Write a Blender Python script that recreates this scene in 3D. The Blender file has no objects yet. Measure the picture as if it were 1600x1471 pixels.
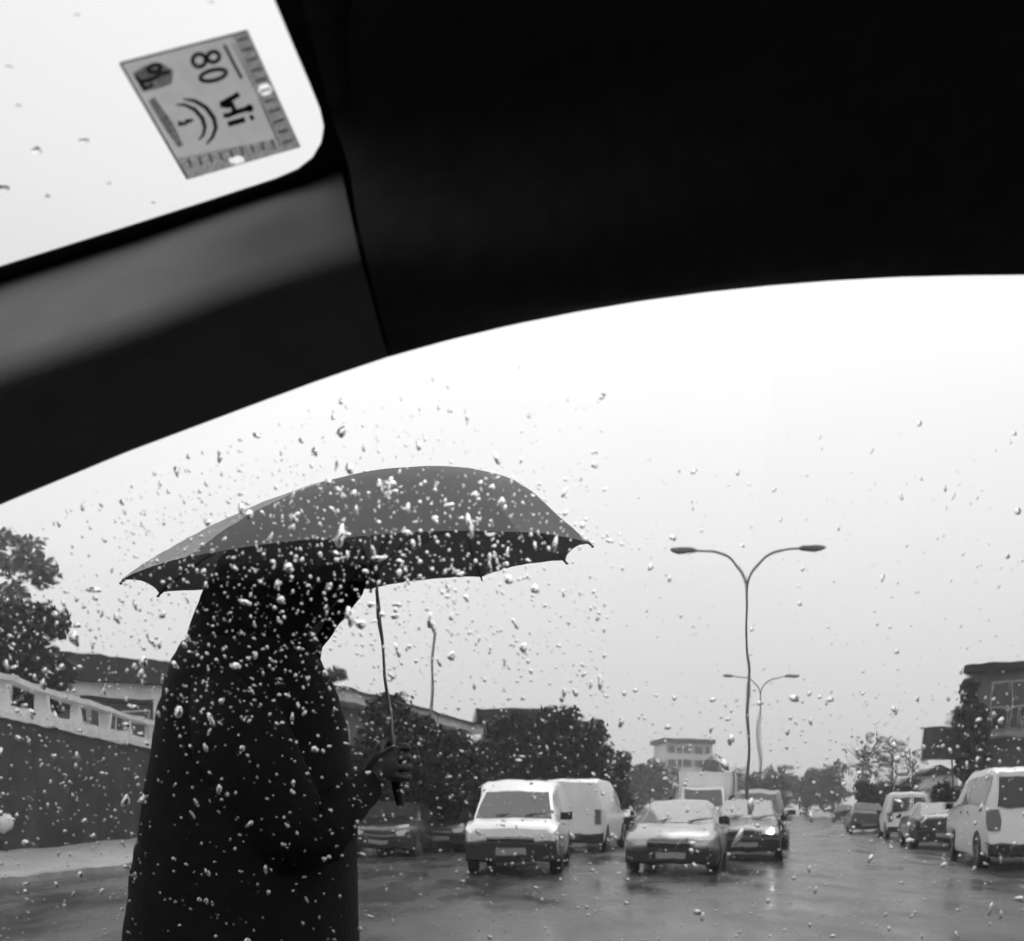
import bpy, math, random
import numpy as np
from mathutils import Vector, Matrix, noise

# ------------------------------------------------------------------ camera
F, W_PX, H_PX, HZ, EYE = 1500.0, 1600.0, 1471.0, 1262.0, 1.25
scene = bpy.context.scene
COL = scene.collection
cam_d = bpy.data.cameras.new('camera')
cam = bpy.data.objects.new('camera', cam_d)
COL.objects.link(cam)
cam.location = (0, 0, EYE)
cam.rotation_euler = (math.radians(90), 0, 0)
cam_d.sensor_fit = 'HORIZONTAL'
cam_d.sensor_width = 36.0
cam_d.lens = F / W_PX * 36.0
cam_d.shift_y = (HZ - H_PX / 2) / W_PX
cam_d.clip_start = 0.02
cam_d.clip_end = 3000
cam_d.dof.use_dof = True
cam_d.dof.focus_distance = 1.45
cam_d.dof.aperture_fstop = 8.5
scene.camera = cam

# ------------------------------------------------------------------ sky: overcast, brighter overhead
world = bpy.data.worlds.new('World')
scene.world = world
world.use_nodes = True
nt = world.node_tree
nt.nodes.clear()
def N(t, typ, **kw):
    n = t.nodes.new(typ)
    for k, v in kw.items():
        setattr(n, k, v)
    return n
out = N(nt, 'ShaderNodeOutputWorld')
bg = N(nt, 'ShaderNodeBackground')
bg.inputs['Strength'].default_value = 0.1
sky = N(nt, 'ShaderNodeTexSky', sky_type='NISHITA', sun_disc=False)
sky.sun_elevation = math.radians(55)
sky.sun_rotation = math.radians(20)
bw = N(nt, 'ShaderNodeRGBToBW')
nt.links.new(sky.outputs[0], bw.inputs[0])
tc = N(nt, 'ShaderNodeTexCoord')
sep = N(nt, 'ShaderNodeSeparateXYZ')
nt.links.new(tc.outputs['Generated'], sep.inputs[0])
ramp = N(nt, 'ShaderNodeMapRange')          # overcast luminance (1 + 2 sin h) / 3
ramp.inputs['From Min'].default_value = 0.0
ramp.inputs['From Max'].default_value = 1.0
ramp.inputs['To Min'].default_value = 6.3
ramp.inputs['To Max'].default_value = 18.0
nt.links.new(sep.outputs['Z'], ramp.inputs['Value'])
nz = N(nt, 'ShaderNodeTexNoise')
nz.inputs['Scale'].default_value = 2.2
nz.inputs['Detail'].default_value = 4
nt.links.new(tc.outputs['Generated'], nz.inputs['Vector'])
cr = N(nt, 'ShaderNodeMapRange')
cr.inputs['To Min'].default_value = 0.93
cr.inputs['To Max'].default_value = 1.07
nt.links.new(nz.outputs['Fac'], cr.inputs['Value'])
mul = N(nt, 'ShaderNodeMath', operation='MULTIPLY')
nt.links.new(ramp.outputs[0], mul.inputs[0])
nt.links.new(cr.outputs[0], mul.inputs[1])
m2 = N(nt, 'ShaderNodeMath', operation='MULTIPLY')
m2.inputs[1].default_value = 0.03           # the little clear sky that gets through the cloud
nt.links.new(bw.outputs[0], m2.inputs[0])
add = N(nt, 'ShaderNodeMath', operation='ADD')
nt.links.new(mul.outputs[0], add.inputs[0])
nt.links.new(m2.outputs[0], add.inputs[1])
nt.links.new(add.outputs[0], bg.inputs['Color'])
nt.links.new(bg.outputs[0], out.inputs['Surface'])

sun_d = bpy.data.lights.new('sun', 'SUN')
sun_d.energy = 0.5
sun_d.angle = math.radians(25)
sun_o = bpy.data.objects.new('sun', sun_d)
COL.objects.link(sun_o)
sun_o.rotation_euler = (math.radians(-35), 0, math.radians(-20))

vs = scene.view_settings
vs.view_transform = 'Standard'
vs.look = 'None'
vs.exposure = 0.0
vs.gamma = 1.0
vs.use_curve_mapping = False
scene.cycles.use_denoising = True
scene.cycles.max_bounces = 16
scene.cycles.transmission_bounces = 12
scene.cycles.transparent_max_bounces = 16
scene.cycles.caustics_refractive = True
scene.cycles.blur_glossy = 0.3

random.seed(7)
rng = np.random.default_rng(7)

# ------------------------------------------------------------------ helpers
def P(px, py, d):
    """pixel + depth -> world point"""
    return Vector(((px - 800) / F * d, d, EYE + (HZ - py) / F * d))
def G(px, py):
    """pixel on the ground -> world point"""
    d = EYE * F / (py - HZ)
    return Vector(((px - 800) / F * d, d, 0))
def lerp(a, b, t):
    return a + (b - a) * t
def interp(x, pts):
    xs = [p[0] for p in pts]; ys = [p[1] for p in pts]
    if x <= xs[0]:
        return ys[0] + (x - xs[0]) * (ys[1] - ys[0]) / (xs[1] - xs[0])
    if x >= xs[-1]:
        return ys[-1] + (x - xs[-1]) * (ys[-1] - ys[-2]) / (xs[-1] - xs[-2])
    return float(np.interp(x, xs, ys))

MATS = {}
def mat(name, v, rough=0.6, var=0.12, scale=6.0, metal=0.0, spec=0.5, bump=0.0, bscale=60.0, coat=0.0, transl=0.0, obj=True):
    if name in MATS:
        return MATS[name]
    m = bpy.data.materials.new(name)
    m.use_nodes = True
    t = m.node_tree
    t.nodes.clear()
    o = N(t, 'ShaderNodeOutputMaterial')
    b = N(t, 'ShaderNodeBsdfPrincipled')
    b.inputs['Roughness'].default_value = rough
    b.inputs['Metallic'].default_value = metal
    b.inputs['Specular IOR Level'].default_value = spec
    b.inputs['Coat Weight'].default_value = coat
    b.inputs['Coat Roughness'].default_value = 0.12
    c = N(t, 'ShaderNodeTexCoord')
    n = N(t, 'ShaderNodeTexNoise')
    n.inputs['Scale'].default_value = scale
    n.inputs['Detail'].default_value = 5
    t.links.new(c.outputs['Object'], n.inputs['Vector'])
    r = N(t, 'ShaderNodeMapRange')
    r.inputs['From Min'].default_value = 0.3
    r.inputs['From Max'].default_value = 0.7
    r.inputs['To Min'].default_value = v * (1 - var)
    r.inputs['To Max'].default_value = v * (1 + var)
    t.links.new(n.outputs['Fac'], r.inputs['Value'])
    t.links.new(r.outputs[0], b.inputs['Base Color'])
    if bump:
        n2 = N(t, 'ShaderNodeTexNoise')
        n2.inputs['Scale'].default_value = bscale
        t.links.new(c.outputs['Object'], n2.inputs['Vector'])
        bp = N(t, 'ShaderNodeBump')
        bp.inputs['Strength'].default_value = bump
        bp.inputs['Distance'].default_value = 0.01
        t.links.new(n2.outputs['Fac'], bp.inputs['Height'])
        t.links.new(bp.outputs[0], b.inputs['Normal'])
    if transl:
        tr = N(t, 'ShaderNodeBsdfTranslucent')
        t.links.new(r.outputs[0], tr.inputs['Color'])
        mx = N(t, 'ShaderNodeMixShader')
        mx.inputs[0].default_value = transl
        t.links.new(b.outputs[0], mx.inputs[1])
        t.links.new(tr.outputs[0], mx.inputs[2])
        t.links.new(mx.outputs[0], o.inputs['Surface'])
    else:
        t.links.new(b.outputs[0], o.inputs['Surface'])
    MATS[name] = m
    return m

def glass_mat(name, ior=1.45, tint=1.0, rough=0.0):
    m = bpy.data.materials.new(name); m.use_nodes = True
    t = m.node_tree; t.nodes.clear()
    o = N(t, 'ShaderNodeOutputMaterial'); g = N(t, 'ShaderNodeBsdfGlass')
    g.inputs['IOR'].default_value = ior
    g.inputs['Roughness'].default_value = rough
    g.inputs['Color'].default_value = (tint, tint, tint, 1)
    t.links.new(g.outputs[0], o.inputs['Surface'])
    return m
def thin_glass(name, tint=0.9, gloss=0.05):
    m = bpy.data.materials.new(name); m.use_nodes = True
    t = m.node_tree; t.nodes.clear()
    o = N(t, 'ShaderNodeOutputMaterial')
    a = N(t, 'ShaderNodeBsdfTransparent'); a.inputs['Color'].default_value = (tint, tint, tint, 1)
    g = N(t, 'ShaderNodeBsdfGlossy'); g.inputs['Roughness'].default_value = 0.02
    lw = N(t, 'ShaderNodeLayerWeight'); lw.inputs['Blend'].default_value = 0.5
    pw = N(t, 'ShaderNodeMath', operation='POWER'); pw.inputs[1].default_value = 5.0
    t.links.new(lw.outputs['Facing'], pw.inputs[0])
    fr = N(t, 'ShaderNodeMath', operation='MULTIPLY_ADD'); fr.inputs[1].default_value = .92; fr.inputs[2].default_value = gloss
    t.links.new(pw.outputs[0], fr.inputs[0])
    mx = N(t, 'ShaderNodeMixShader')
    t.links.new(fr.outputs[0], mx.inputs[0])
    t.links.new(a.outputs[0], mx.inputs[1]); t.links.new(g.outputs[0], mx.inputs[2])
    t.links.new(mx.outputs[0], o.inputs['Surface'])
    return m
def emit_mat(name, s):
    m = bpy.data.materials.new(name); m.use_nodes = True
    t = m.node_tree; t.nodes.clear()
    o = N(t, 'ShaderNodeOutputMaterial'); e = N(t, 'ShaderNodeEmission')
    e.inputs['Strength'].default_value = s
    t.links.new(e.outputs[0], o.inputs['Surface'])
    return m

class MB:
    def __init__(s):
        s.v = []; s.f = []
    def add(s, verts, faces):
        k = len(s.v)
        s.v += [tuple(p) for p in verts]
        s.f += [tuple(i + k for i in f) for f in faces]
        return s
    def box(s, a, b):
        x0, y0, z0 = a; x1, y1, z1 = b
        return s.add([(x0, y0, z0), (x1, y0, z0), (x1, y1, z0), (x0, y1, z0), (x0, y0, z1), (x1, y0, z1), (x1, y1, z1), (x0, y1, z1)],
                     [(3, 2, 1, 0), (4, 5, 6, 7), (0, 1, 5, 4), (1, 2, 6, 5), (2, 3, 7, 6), (3, 0, 4, 7)])
    def beam(s, a, b, w, h, up=(0, 0, 1)):
        a = Vector(a); b = Vector(b); d = (b - a).normalized()
        u = d.cross(Vector(up))
        if u.length < 1e-4: u = d.cross(Vector((1, 0, 0)))
        u.normalize(); v = u.cross(d)
        pts = []
        for p in (a, b):
            for i, j in ((-1, -1), (1, -1), (1, 1), (-1, 1)):
                pts.append(p + u * (i * w / 2) + v * (j * h / 2))
        return s.add(pts, [(3, 2, 1, 0), (4, 5, 6, 7), (0, 1, 5, 4), (1, 2, 6, 5), (2, 3, 7, 6), (3, 0, 4, 7)])
    def tube(s, pts, rads, n=8, caps=True):
        pts = [Vector(p) for p in pts]
        if not hasattr(rads, '__len__'): rads = [rads] * len(pts)
        rings = []
        u = None
        for i, p in enumerate(pts):
            d = (pts[min(i + 1, len(pts) - 1)] - pts[max(i - 1, 0)]).normalized()
            if u is None:
                u = d.cross(Vector((0, 0, 1)))
                if u.length < 1e-3: u = d.cross(Vector((1, 0, 0)))
            u = (u - d * u.dot(d)).normalized()
            w = d.cross(u)
            rings.append([p + (u * math.cos(2 * math.pi * k / n) + w * math.sin(2 * math.pi * k / n)) * rads[i] for k in range(n)])
        return s.rings(rings, caps)
    def rings(s, rings, caps=True, closed=True):
        n = len(rings[0]); v = [p for r in rings for p in r]; f = []
        m = n if closed else n - 1
        for i in range(len(rings) - 1):
            for k in range(m):
                f.append((i * n + k, i * n + (k + 1) % n, (i + 1) * n + (k + 1) % n, (i + 1) * n + k))
        if caps:
            f.append(tuple(range(n))[::-1]); f.append(tuple(range((len(rings) - 1) * n, len(rings) * n)))
        return s.add(v, f)
    def grid(s, rows):
        return s.rings(rows, caps=False, closed=False)
    def disc(s, c, r, axis, t, n=20, rin=0.0):
        """flat cylinder along an axis"""
        c = Vector(c); ax = Vector(axis).normalized()
        if rin == 0:
            return s.tube([c - ax * t / 2, c + ax * t / 2], r, n)
        u = ax.orthogonal().normalized(); w = ax.cross(u)
        R = []
        for q, rr in ((-t / 2, rin), (-t / 2, r * .93), (-t * .3, r), (t * .3, r), (t / 2, r * .93), (t / 2, rin), (-t / 2, rin)):
            R.append([c + ax * q + (u * math.cos(2 * math.pi * k / n) + w * math.sin(2 * math.pi * k / n)) * rr for k in range(n)])
        return s.rings(R, caps=False)
    def build(s, name, m, parent=None, smooth=None, loc=None):
        me = bpy.data.meshes.new(name)
        me.from_pydata(s.v, [], s.f)
        me.validate(); me.update()
        if smooth is not None:
            me.polygons.foreach_set('use_smooth', [True] * len(me.polygons))
            if smooth < 180:
                me.set_sharp_from_angle(angle=math.radians(smooth))
        o = bpy.data.objects.new(name, me)
        COL.objects.link(o)
        for q in (m if isinstance(m, (list, tuple)) else [m]):
            me.materials.append(q)
        if parent is not None: o.parent = parent
        if loc is not None: o.location = loc
        return o
def fix_normals(o):
    import bmesh
    bm = bmesh.new(); bm.from_mesh(o.data)
    bmesh.ops.recalc_face_normals(bm, faces=bm.faces)
    bm.to_mesh(o.data); bm.free()
    return o
def empty(name, loc=(0, 0, 0), rz=0.0):
    o = bpy.data.objects.new(name, None)
    COL.objects.link(o)
    o.location = loc; o.rotation_euler = (0, 0, rz)
    o.empty_display_size = 0.2
    return o
def tag(o, label=None, cat=None, group=None, kind=None):
    if label: o['label'] = label
    if cat: o['category'] = cat
    if group: o['group'] = group
    if kind: o['kind'] = kind
    return o
def copy_tree(o, parent=None):
    c = o.copy(); COL.objects.link(c); c.parent = parent
    for ch in list(o.children):
        copy_tree(ch, c)
    return c

# ------------------------------------------------------------------ road and pavements
def wet_asphalt():
    m = bpy.data.materials.new('wet_asphalt'); m.use_nodes = True
    t = m.node_tree; b = t.nodes['Principled BSDF']
    c = N(t, 'ShaderNodeTexCoord')
    mp = N(t, 'ShaderNodeMapping'); mp.inputs['Scale'].default_value = (1.0, 0.45, 1.0); mp.inputs['Rotation'].default_value = (0, 0, 0.26)
    t.links.new(c.outputs['Object'], mp.inputs['Vector'])
    n = N(t, 'ShaderNodeTexNoise'); n.inputs['Scale'].default_value = 0.8; n.inputs['Detail'].default_value = 8
    t.links.new(mp.outputs[0], n.inputs['Vector'])
    r = N(t, 'ShaderNodeMapRange'); r.inputs['From Min'].default_value = 0.35; r.inputs['From Max'].default_value = 0.68
    r.inputs['To Min'].default_value = 0.10; r.inputs['To Max'].default_value = 0.46
    t.links.new(n.outputs['Fac'], r.inputs['Value']); t.links.new(r.outputs[0], b.inputs['Roughness'])
    n3 = N(t, 'ShaderNodeTexNoise'); n3.inputs['Scale'].default_value = 1.7; n3.inputs['Detail'].default_value = 8
    t.links.new(mp.outputs[0], n3.inputs['Vector'])
    r3 = N(t, 'ShaderNodeMapRange'); r3.inputs['From Min'].default_value = 0.3; r3.inputs['From Max'].default_value = 0.7
    r3.inputs['To Min'].default_value = 0.025; r3.inputs['To Max'].default_value = 0.055
    t.links.new(n3.outputs['Fac'], r3.inputs['Value']); t.links.new(r3.outputs[0], b.inputs['Base Color'])
    n2 = N(t, 'ShaderNodeTexNoise'); n2.inputs['Scale'].default_value = 9.0; n2.inputs['Detail'].default_value = 6
    t.links.new(c.outputs['Object'], n2.inputs['Vector'])
    bp = N(t, 'ShaderNodeBump'); bp.inputs['Strength'].default_value = 0.24; bp.inputs['Distance'].default_value = 0.02
    t.links.new(n2.outputs['Fac'], bp.inputs['Height']); t.links.new(bp.outputs[0], b.inputs['Normal'])
    b.inputs['Specular IOR Level'].default_value = 0.3
    return m
M_road = wet_asphalt()
M_conc = mat('wet_concrete', 0.30, 0.4, 0.25, 1.2, bump=0.3, bscale=14)
M_kerb = mat('kerb_stone', 0.33, 0.5, 0.2, 3)
M_line = mat('worn_road_paint', 0.5, 0.35, 0.35, 5)
MB().add([(-590, -590, 0), (590, -590, 0), (590, 590, 0), (-590, 590, 0)], [(0, 1, 2, 3)]).build('road', M_road)['kind'] = 'structure'

def slab(name, pts, z, m, kerb=None):
    mb = MB(); n = len(pts)
    top = [(p[0], p[1], z) for p in pts]; bot = [(p[0], p[1], -0.05) for p in pts]
    mb.add(top + bot, [tuple(range(n))] + [(i, i + n, (i + 1) % n + n, (i + 1) % n) for i in range(n)])
    o = fix_normals(mb.build(name, m)); o['kind'] = 'structure'
    return o
RD = Vector((409.0, F, 0)).normalized()      # direction of the street
RN = Vector((RD.y, -RD.x, 0))                # to its right
def S(lat, along):                           # street coordinates: metres right of the camera's line, metres along it
    return RN * lat + RD * along
YAW = math.atan2(409.0, F)                   # how far the street is turned from +Y, clockwise

# left pavement in front of the wall
wA, wB = G(-160, 1356), G(480, 1284)
wA = wA - (wB - wA).normalized() * 14
slab('pavement', [G(-560, 1480), G(0, 1384), G(215, 1358), G(400, 1333), G(500, 1312), wB + Vector((1.5, 4, 0)), wA + Vector((-6, 2, 0))], 0.12, M_conc)
# right pavement beside the parked row
slab('pavement', [S(6.4, 12), S(6.4, 140), S(13, 140), S(13, 12)], 0.12, M_conc)
slab('pavement', [S(-12.6, 27), S(-12.6, 120), S(-9.6, 120), S(-9.6, 27)], 0.12, M_conc)

# ------------------------------------------------------------------ trees
M_bark = mat('wet_bark', 0.05, 0.8, 0.4, 8, bump=0.5, bscale=30)
M_leaf = [mat('leaf_dark', 0.018, 0.6, 0.5, 1.3, spec=0.15, transl=0.12), mat('leaf_mid', 0.05, 0.55, 0.5, 1.3, spec=0.2, transl=0.2),
          mat('leaf_pale', 0.12, 0.6, 0.4, 1.3, spec=0.3, transl=0.25)]
def leaves(centers, radii, n, size):
    """leaf sized quads spread through clumps"""
    centers = np.array(centers); radii = np.array(radii)
    vol = radii.prod(axis=1) ** (2 / 3)
    idx = rng.choice(len(centers), n, p=vol / vol.sum())
    d = rng.normal(size=(n, 3)); d /= np.linalg.norm(d, axis=1)[:, None]
    rad = rng.random(n) ** 0.45 * (1 + 0.12 * rng.normal(size=n))
    p = centers[idx] + d * radii[idx] * rad[:, None]
    a = rng.normal(size=(n, 3)); a /= np.linalg.norm(a, axis=1)[:, None]
    b = np.cross(a, rng.normal(size=(n, 3))); b /= np.linalg.norm(b, axis=1)[:, None]
    s = size * (0.6 + 0.8 * rng.random(n))[:, None]
    q = np.stack([p - a * s, p + b * s * .55, p + a * s, p - b * s * .55], axis=1).reshape(-1, 3)
    mb = MB(); mb.v = [tuple(x) for x in q]; mb.f = [(4 * i, 4 * i + 1, 4 * i + 2, 4 * i + 3) for i in range(n)]
    return mb
def tree(base, h, rx, label, kind=0, n=3500, size=0.16, trunk=0.25, clumps=26, name='tree', group=None, ry=None, bare=False, low=0.15):
    root = empty(name, base)
    tag(root, label, 'tree', group)
    ry = ry or rx
    tb = MB()
    th = h * (0.55 if not bare else 0.8)
    lean = rng.normal() * 0.04 * h
    tb.tube([(0, 0, -0.1), (lean * .2, 0, th * .4), (lean * .6, lean * .2, th * .75), (lean, 0, th)], [trunk, trunk * .8, trunk * .55, trunk * .25], 8)
    for k in range(7 if not bare else 26):
        a = k * 2.4 + rng.random(); z0 = th * (0.3 + 0.65 * rng.random()); L = rx * (0.5 + 0.5 * rng.random())
        if bare: L *= 0.9
        tip = (math.cos(a) * L, math.sin(a) * L * ry / rx, min(h * .93, z0 + L * (0.5 + 0.6 * rng.random())))
        mid = (tip[0] * .5, tip[1] * .5, z0 + (tip[2] - z0) * .35)
        tb.tube([(lean * z0 / th * .6, 0, z0), mid, tip], [trunk * .35, trunk * .22, trunk * .06], 6)
    tb.build('trunk', M_bark, root, smooth=60)
    cs, rs = [], []
    for k in range(clumps):
        u = rng.normal(size=3); u /= np.linalg.norm(u)
        r = rng.random() ** 0.4
        zc = low * h + (1 - low) * h * .5
        c = np.array([u[0] * rx * r * .8, u[1] * ry * r * .8, zc + u[2] * (1 - low) * h * .5 * r * .82])
        cs.append(c); q = rx * (0.22 + 0.2 * rng.random()); rs.append((q, q, q * .8))
    leaves(cs, rs, n, size).build('crown', M_leaf[kind], root)
    return root

def gx(px, d):
    return Vector(((px - 800) / F * d, d, 0))
# left edge
tree(gx(10, 33), 9.6, 2.3, 'tall dark leafy tree at the left edge above the white parapet', 0, 11000, 0.17, low=0.3, clumps=34)
tree(gx(10, 48), 16.0, 2.4, 'pale thin treetop showing above the tall dark tree at the left edge', 2, 2200, 0.2, low=0.5)
# behind the van
tree(gx(862, 42), 6.7, 2.5, 'dark round tree rising directly above the white van', 0, 11000, 0.14, low=0.08)
tree(gx(795, 41), 5.6, 1.8, 'dark tree left of the round tree above the white van', 0, 7000, 0.13, low=0.05)
tree(gx(925, 47), 5.9, 1.8, 'dark lower tree right of the round tree, above the small white car', 0, 6500, 0.14, low=0.05)
tree(gx(958, 52), 5.0, 1.2, 'narrow dark tree at the right end of the dark clump behind the van', 0, 3600, 0.14, low=0.03)
# in front of the low house
tree(gx(600, 27), 4.5, 1.8, 'dark wet tree under the umbrella shaft in front of the low house', 0, 12000, 0.12, low=0.02)
tree(gx(662, 28.5), 4.1, 1.7, 'dark bushy tree between the umbrella shaft and the white van', 0, 9000, 0.12, low=0.01)
tree(gx(718, 30), 3.9, 1.5, 'low dark shrubby tree just left of the white van roof', 0, 8000, 0.12, low=0.0)
tree(gx(512, 40), 7.7, 0.9, 'small pointed tree rising beside the person under the umbrella', 1, 2000, 0.13, low=0.3, name='pointed_tree')
# far tree line
far = [(985, 110, 7.0, 3.2, 1, 'far grey tree just right of the narrow dark tree'),
       (1015, 120, 7.5, 3.4, 1, 'far grey tree left of the white box truck'),
       (1125, 140, 8.6, 4.2, 1, 'far grey tree above the box truck roof'),
       (1200, 115, 6.4, 3.0, 0, 'far dark tree behind the foot of the distant lamp post'),
       (1222, 150, 8.4, 4.0, 1, 'far grey tree right of the distant lamp post'),
       (1262, 130, 7.6, 3.8, 1, 'far grey tree above the empty end of the road'),
       (1300, 120, 7.4, 3.6, 1, 'far grey tree left of the bare trees'),
       (1030, 160, 9.0, 4.5, 1, 'far grey tree under the distant pale building'),
       (1160, 170, 9.0, 4.5, 1, 'far grey tree left of the tall lamp post foot')]
for px, d, h, r, k, lab in far:
    tree(gx(px, d), h, r, lab, k, 1500, 0.3, clumps=18, low=0.08, group='far tree line at the end of the street')
tree(gx(1350, 62), 6.6, 1.5, 'bare thin tree with pale twigs above the light-roofed hatchback', 2, 380, 0.14, trunk=0.12, bare=True, low=0.3, name='bare_tree')
tree(gx(1392, 66), 7.0, 1.6, 'bare thin tree above the white van with two rear windows', 2, 380, 0.14, trunk=0.12, bare=True, low=0.3, name='bare_tree')
tree(gx(1425, 70), 6.0, 1.3, 'bare thin tree just left of the dark square sign', 2, 300, 0.14, trunk=0.1, bare=True, low=0.3, name='bare_tree')
tree(gx(1370, 58), 3.3, 1.5, 'low dark bush behind the light-roofed hatchback', 0, 1800, 0.13, low=0.02, name='bush')
tree(gx(1420, 56), 3.1, 1.4, 'low dark bush behind the van with two rear windows', 0, 1800, 0.13, low=0.02, name='bush')
tree(gx(1480, 44), 2.9, 1.3, 'low dark bush under the square sign', 0, 2000, 0.11, low=0.02, name='bush')
tree(gx(1514, 37), 6.6, 0.8, 'slim leafy tree against the left edge of the right-hand building', 1, 4500, 0.13, low=0.2, trunk=0.1, clumps=70)

# ------------------------------------------------------------------ left wall with white parapet
M_wall = mat('dark_wet_stone', 0.045, 0.8, 0.4, 0.9, spec=0.1, bump=0.4, bscale=9)
M_white = mat('weathered_white_paint', 0.6, 0.55, 0.15, 2.5)
M_winp = mat('dark_window_pane', 0.02, 0.08, 0.1, 3, spec=0.6)
u = (wB - wA); Lw = u.length; u.normalize(); nrm = Vector((u.y, -u.x, 0))
root = tag(empty('parapet_wall', wA, math.atan2(u.y, u.x)), 'dark stone retaining wall with a white openwork parapet at the left', 'wall')
def zt(s):      # wall top sags a little to the right
    return 3.55 - 0.25 * (max(0, s - 14) / Lw) ** 2
ns = 34
mb = MB()
rows = []
for i in range(ns + 1):
    s = Lw * i / ns
    rows.append([(s, 0, -0.1), (s, 0, zt(s)), (s, 0.5, zt(s)), (s, 0.5, -0.1)])
mb.rings(rows).build('wall', M_wall, root)
for nm, dz0, dz1, y0, y1 in (('coping', 0.0, 0.20, -0.10, 0.6), ('lower_rail', 0.22, 0.40, -0.04, 0.3), ('top_rail', 0.98, 1.14, -0.08, 0.34)):
    rows = []
    for i in range(ns + 1):
        s = Lw * i / ns
        z = zt(s)
        rows.append([(s, y0, z + dz0), (s, y0, z + dz1), (s, y1, z + dz1), (s, y1, z + dz0)])
    mb = MB(); mb.rings(rows).build(nm, M_white, root)
s = 1.0
while s < Lw:
    z = zt(s)
    MB().box((s - .14, -.02, z + .402), (s + .14, .28, z + .978)).build('post', M_white, root)
    s += 2.6
for s in (14 + (Lw - 14) * .60, 14 + (Lw - 14) * 0.63):
    MB().box((s - .16, -.13, -0.05), (s + .16, -.012, 3.2)).build('pilaster', mat('grey_plaster', 0.22, 0.7, 0.2, 2), root)

# globe bollard on the pavement
b0 = G(3, 1338); b0.z = 0.12
root = tag(empty('bollard', b0), 'white round-topped bollard on the pavement at the left edge', 'bollard')
MB().tube([(0, 0, 0), (0, 0, .05), (0, 0, .06), (0, 0, .5)], [.2, .2, .12, .1], 16).build('base', M_wall, root, 40)
MB().rings([[(math.cos(a) * r, math.sin(a) * r, z) for a in [2 * math.pi * k / 16 for k in range(16)]] for r, z in
            [(.1, .48), (.2, .55), (.25, .68), (.24, .8), (.15, .92), (.03, .96)]]).build('globe', M_white, root, 180)

# ------------------------------------------------------------------ left pavilion behind the wall
def oriented(name, origin, ang, label, cat):
    return tag(empty(name, origin, ang), label, cat)
M_balc = mat('balcony_concrete', 0.2, 0.7, 0.2, 2)
M_roofd = mat('dark_flat_roof', 0.025, 0.8, 0.3, 1.5, spec=0.1)
M_cream = mat('pale_render', 0.45, 0.75, 0.15, 1.2)
M_dkwall = mat('dark_render', 0.06, 0.8, 0.3, 0.8, spec=0.15)
o0 = gx(118, 46)
root = oriented('pavilion', o0, math.atan2(u.y, u.x) * 0.35, 'pavilion with dark flat roof and pale fascia above the parapet wall', 'building')
MB().box((0.15, 0.3, -.1), (11, 7, 6.4)).build('wall', M_dkwall, root)
MB().box((-.9, -.7, 7.32), (12, 8, 8.55)).build('roof', M_roofd, root)
MB().box((-.25, -.25, 6.62), (11.6, 7.6, 7.32)).build('fascia', M_white, root)
for x in (-.1, 3.6, 7.2, 10.8):
    MB().box((x, -.2, 0), (x + .32, .12, 6.62)).build('column', M_white, root)
for x in (0.6, 2.2, 4.3, 5.9, 7.9, 9.4):
    w = MB().box((x, .22, 4.4), (x + 1.3, .296, 6.1)).build('window', M_white, root)
    MB().box((x + .08, .19, 4.48), (x + 1.22, .218, 6.02)).build('pane', M_winp, w)

# ------------------------------------------------------------------ low house along the left of the street
hA = gx(498, 29.0); hB = gx(745, 43.5)
u2 = (hB - hA); L2 = u2.length; ang = math.atan2(u2.y, u2.x)
root = oriented('low_house', hA, ang, 'long low house with pale eaves behind the trees left of the van', 'house')
Z = 4.6
MB().box((0.2, 0.4, -.1), (L2 - .2, 3.4, Z)).build('wall', mat('house_render', 0.12, 0.8, 0.25, 0.8), root)
MB().box((-.2, -.2, Z + .004), (L2 + .2, 3.6, Z + .36)).build('eaves', M_white, root)
rf = MB()
rf.add([(-.4, -.45, Z + .37), (L2 + .4, -.45, Z + .37), (L2 + .4, 3.8, Z + .37), (-.4, 3.8, Z + .37), (1.2, 1.7, Z + .8), (L2 - 1.2, 1.7, Z + .8)],
       [(0, 1, 5, 4), (1, 2, 5), (2, 3, 4, 5), (3, 0, 4), (3, 2, 1, 0)])
rf.build('roof', mat('roof_tiles', 0.09, 0.7, 0.3, 4), root)
for k, x in enumerate((1.0, 4.4, 8.0, 11.5, 14.8)):
    if x + 1.6 > L2: continue
    w = MB().box((x, .33, 2.6), (x + 1.7, .396, 4.1)).build('window', M_white, root)
    MB().box((x + .1, .30, 2.7), (x + .8, .328, 4.0)).build('pane', M_winp, w)
    MB().box((x + .9, .30, 2.7), (x + 1.6, .328, 4.0)).build('pane', M_winp, w)
MB().box((2.9, .33, 0), (3.9, .396, 2.2)).build('door', M_roofd, root)
# a farther wing
hC = gx(752, 52)
root = oriented('flat_roofed_house', hC, 0.05, 'flat-roofed grey house behind the tree above the van', 'house')
MB().box((0, 0, -.1), (4.3, 8, 6.2)).build('wall', mat('grey_render', 0.14, 0.8, 0.2, 0.8), root)
MB().box((-.3, -.3, 6.2), (4.6, 8.3, 6.6)).build('roof', M_roofd, root)
for x in (.5, 2.4):
    w = MB().box((x, -.06, 4.0), (x + 1.4, -.004, 5.4)).build('window', M_white, root)
    MB().box((x + .1, -.09, 4.1), (x + 1.3, -.062, 5.3)).build('pane', M_winp, w)

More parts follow.
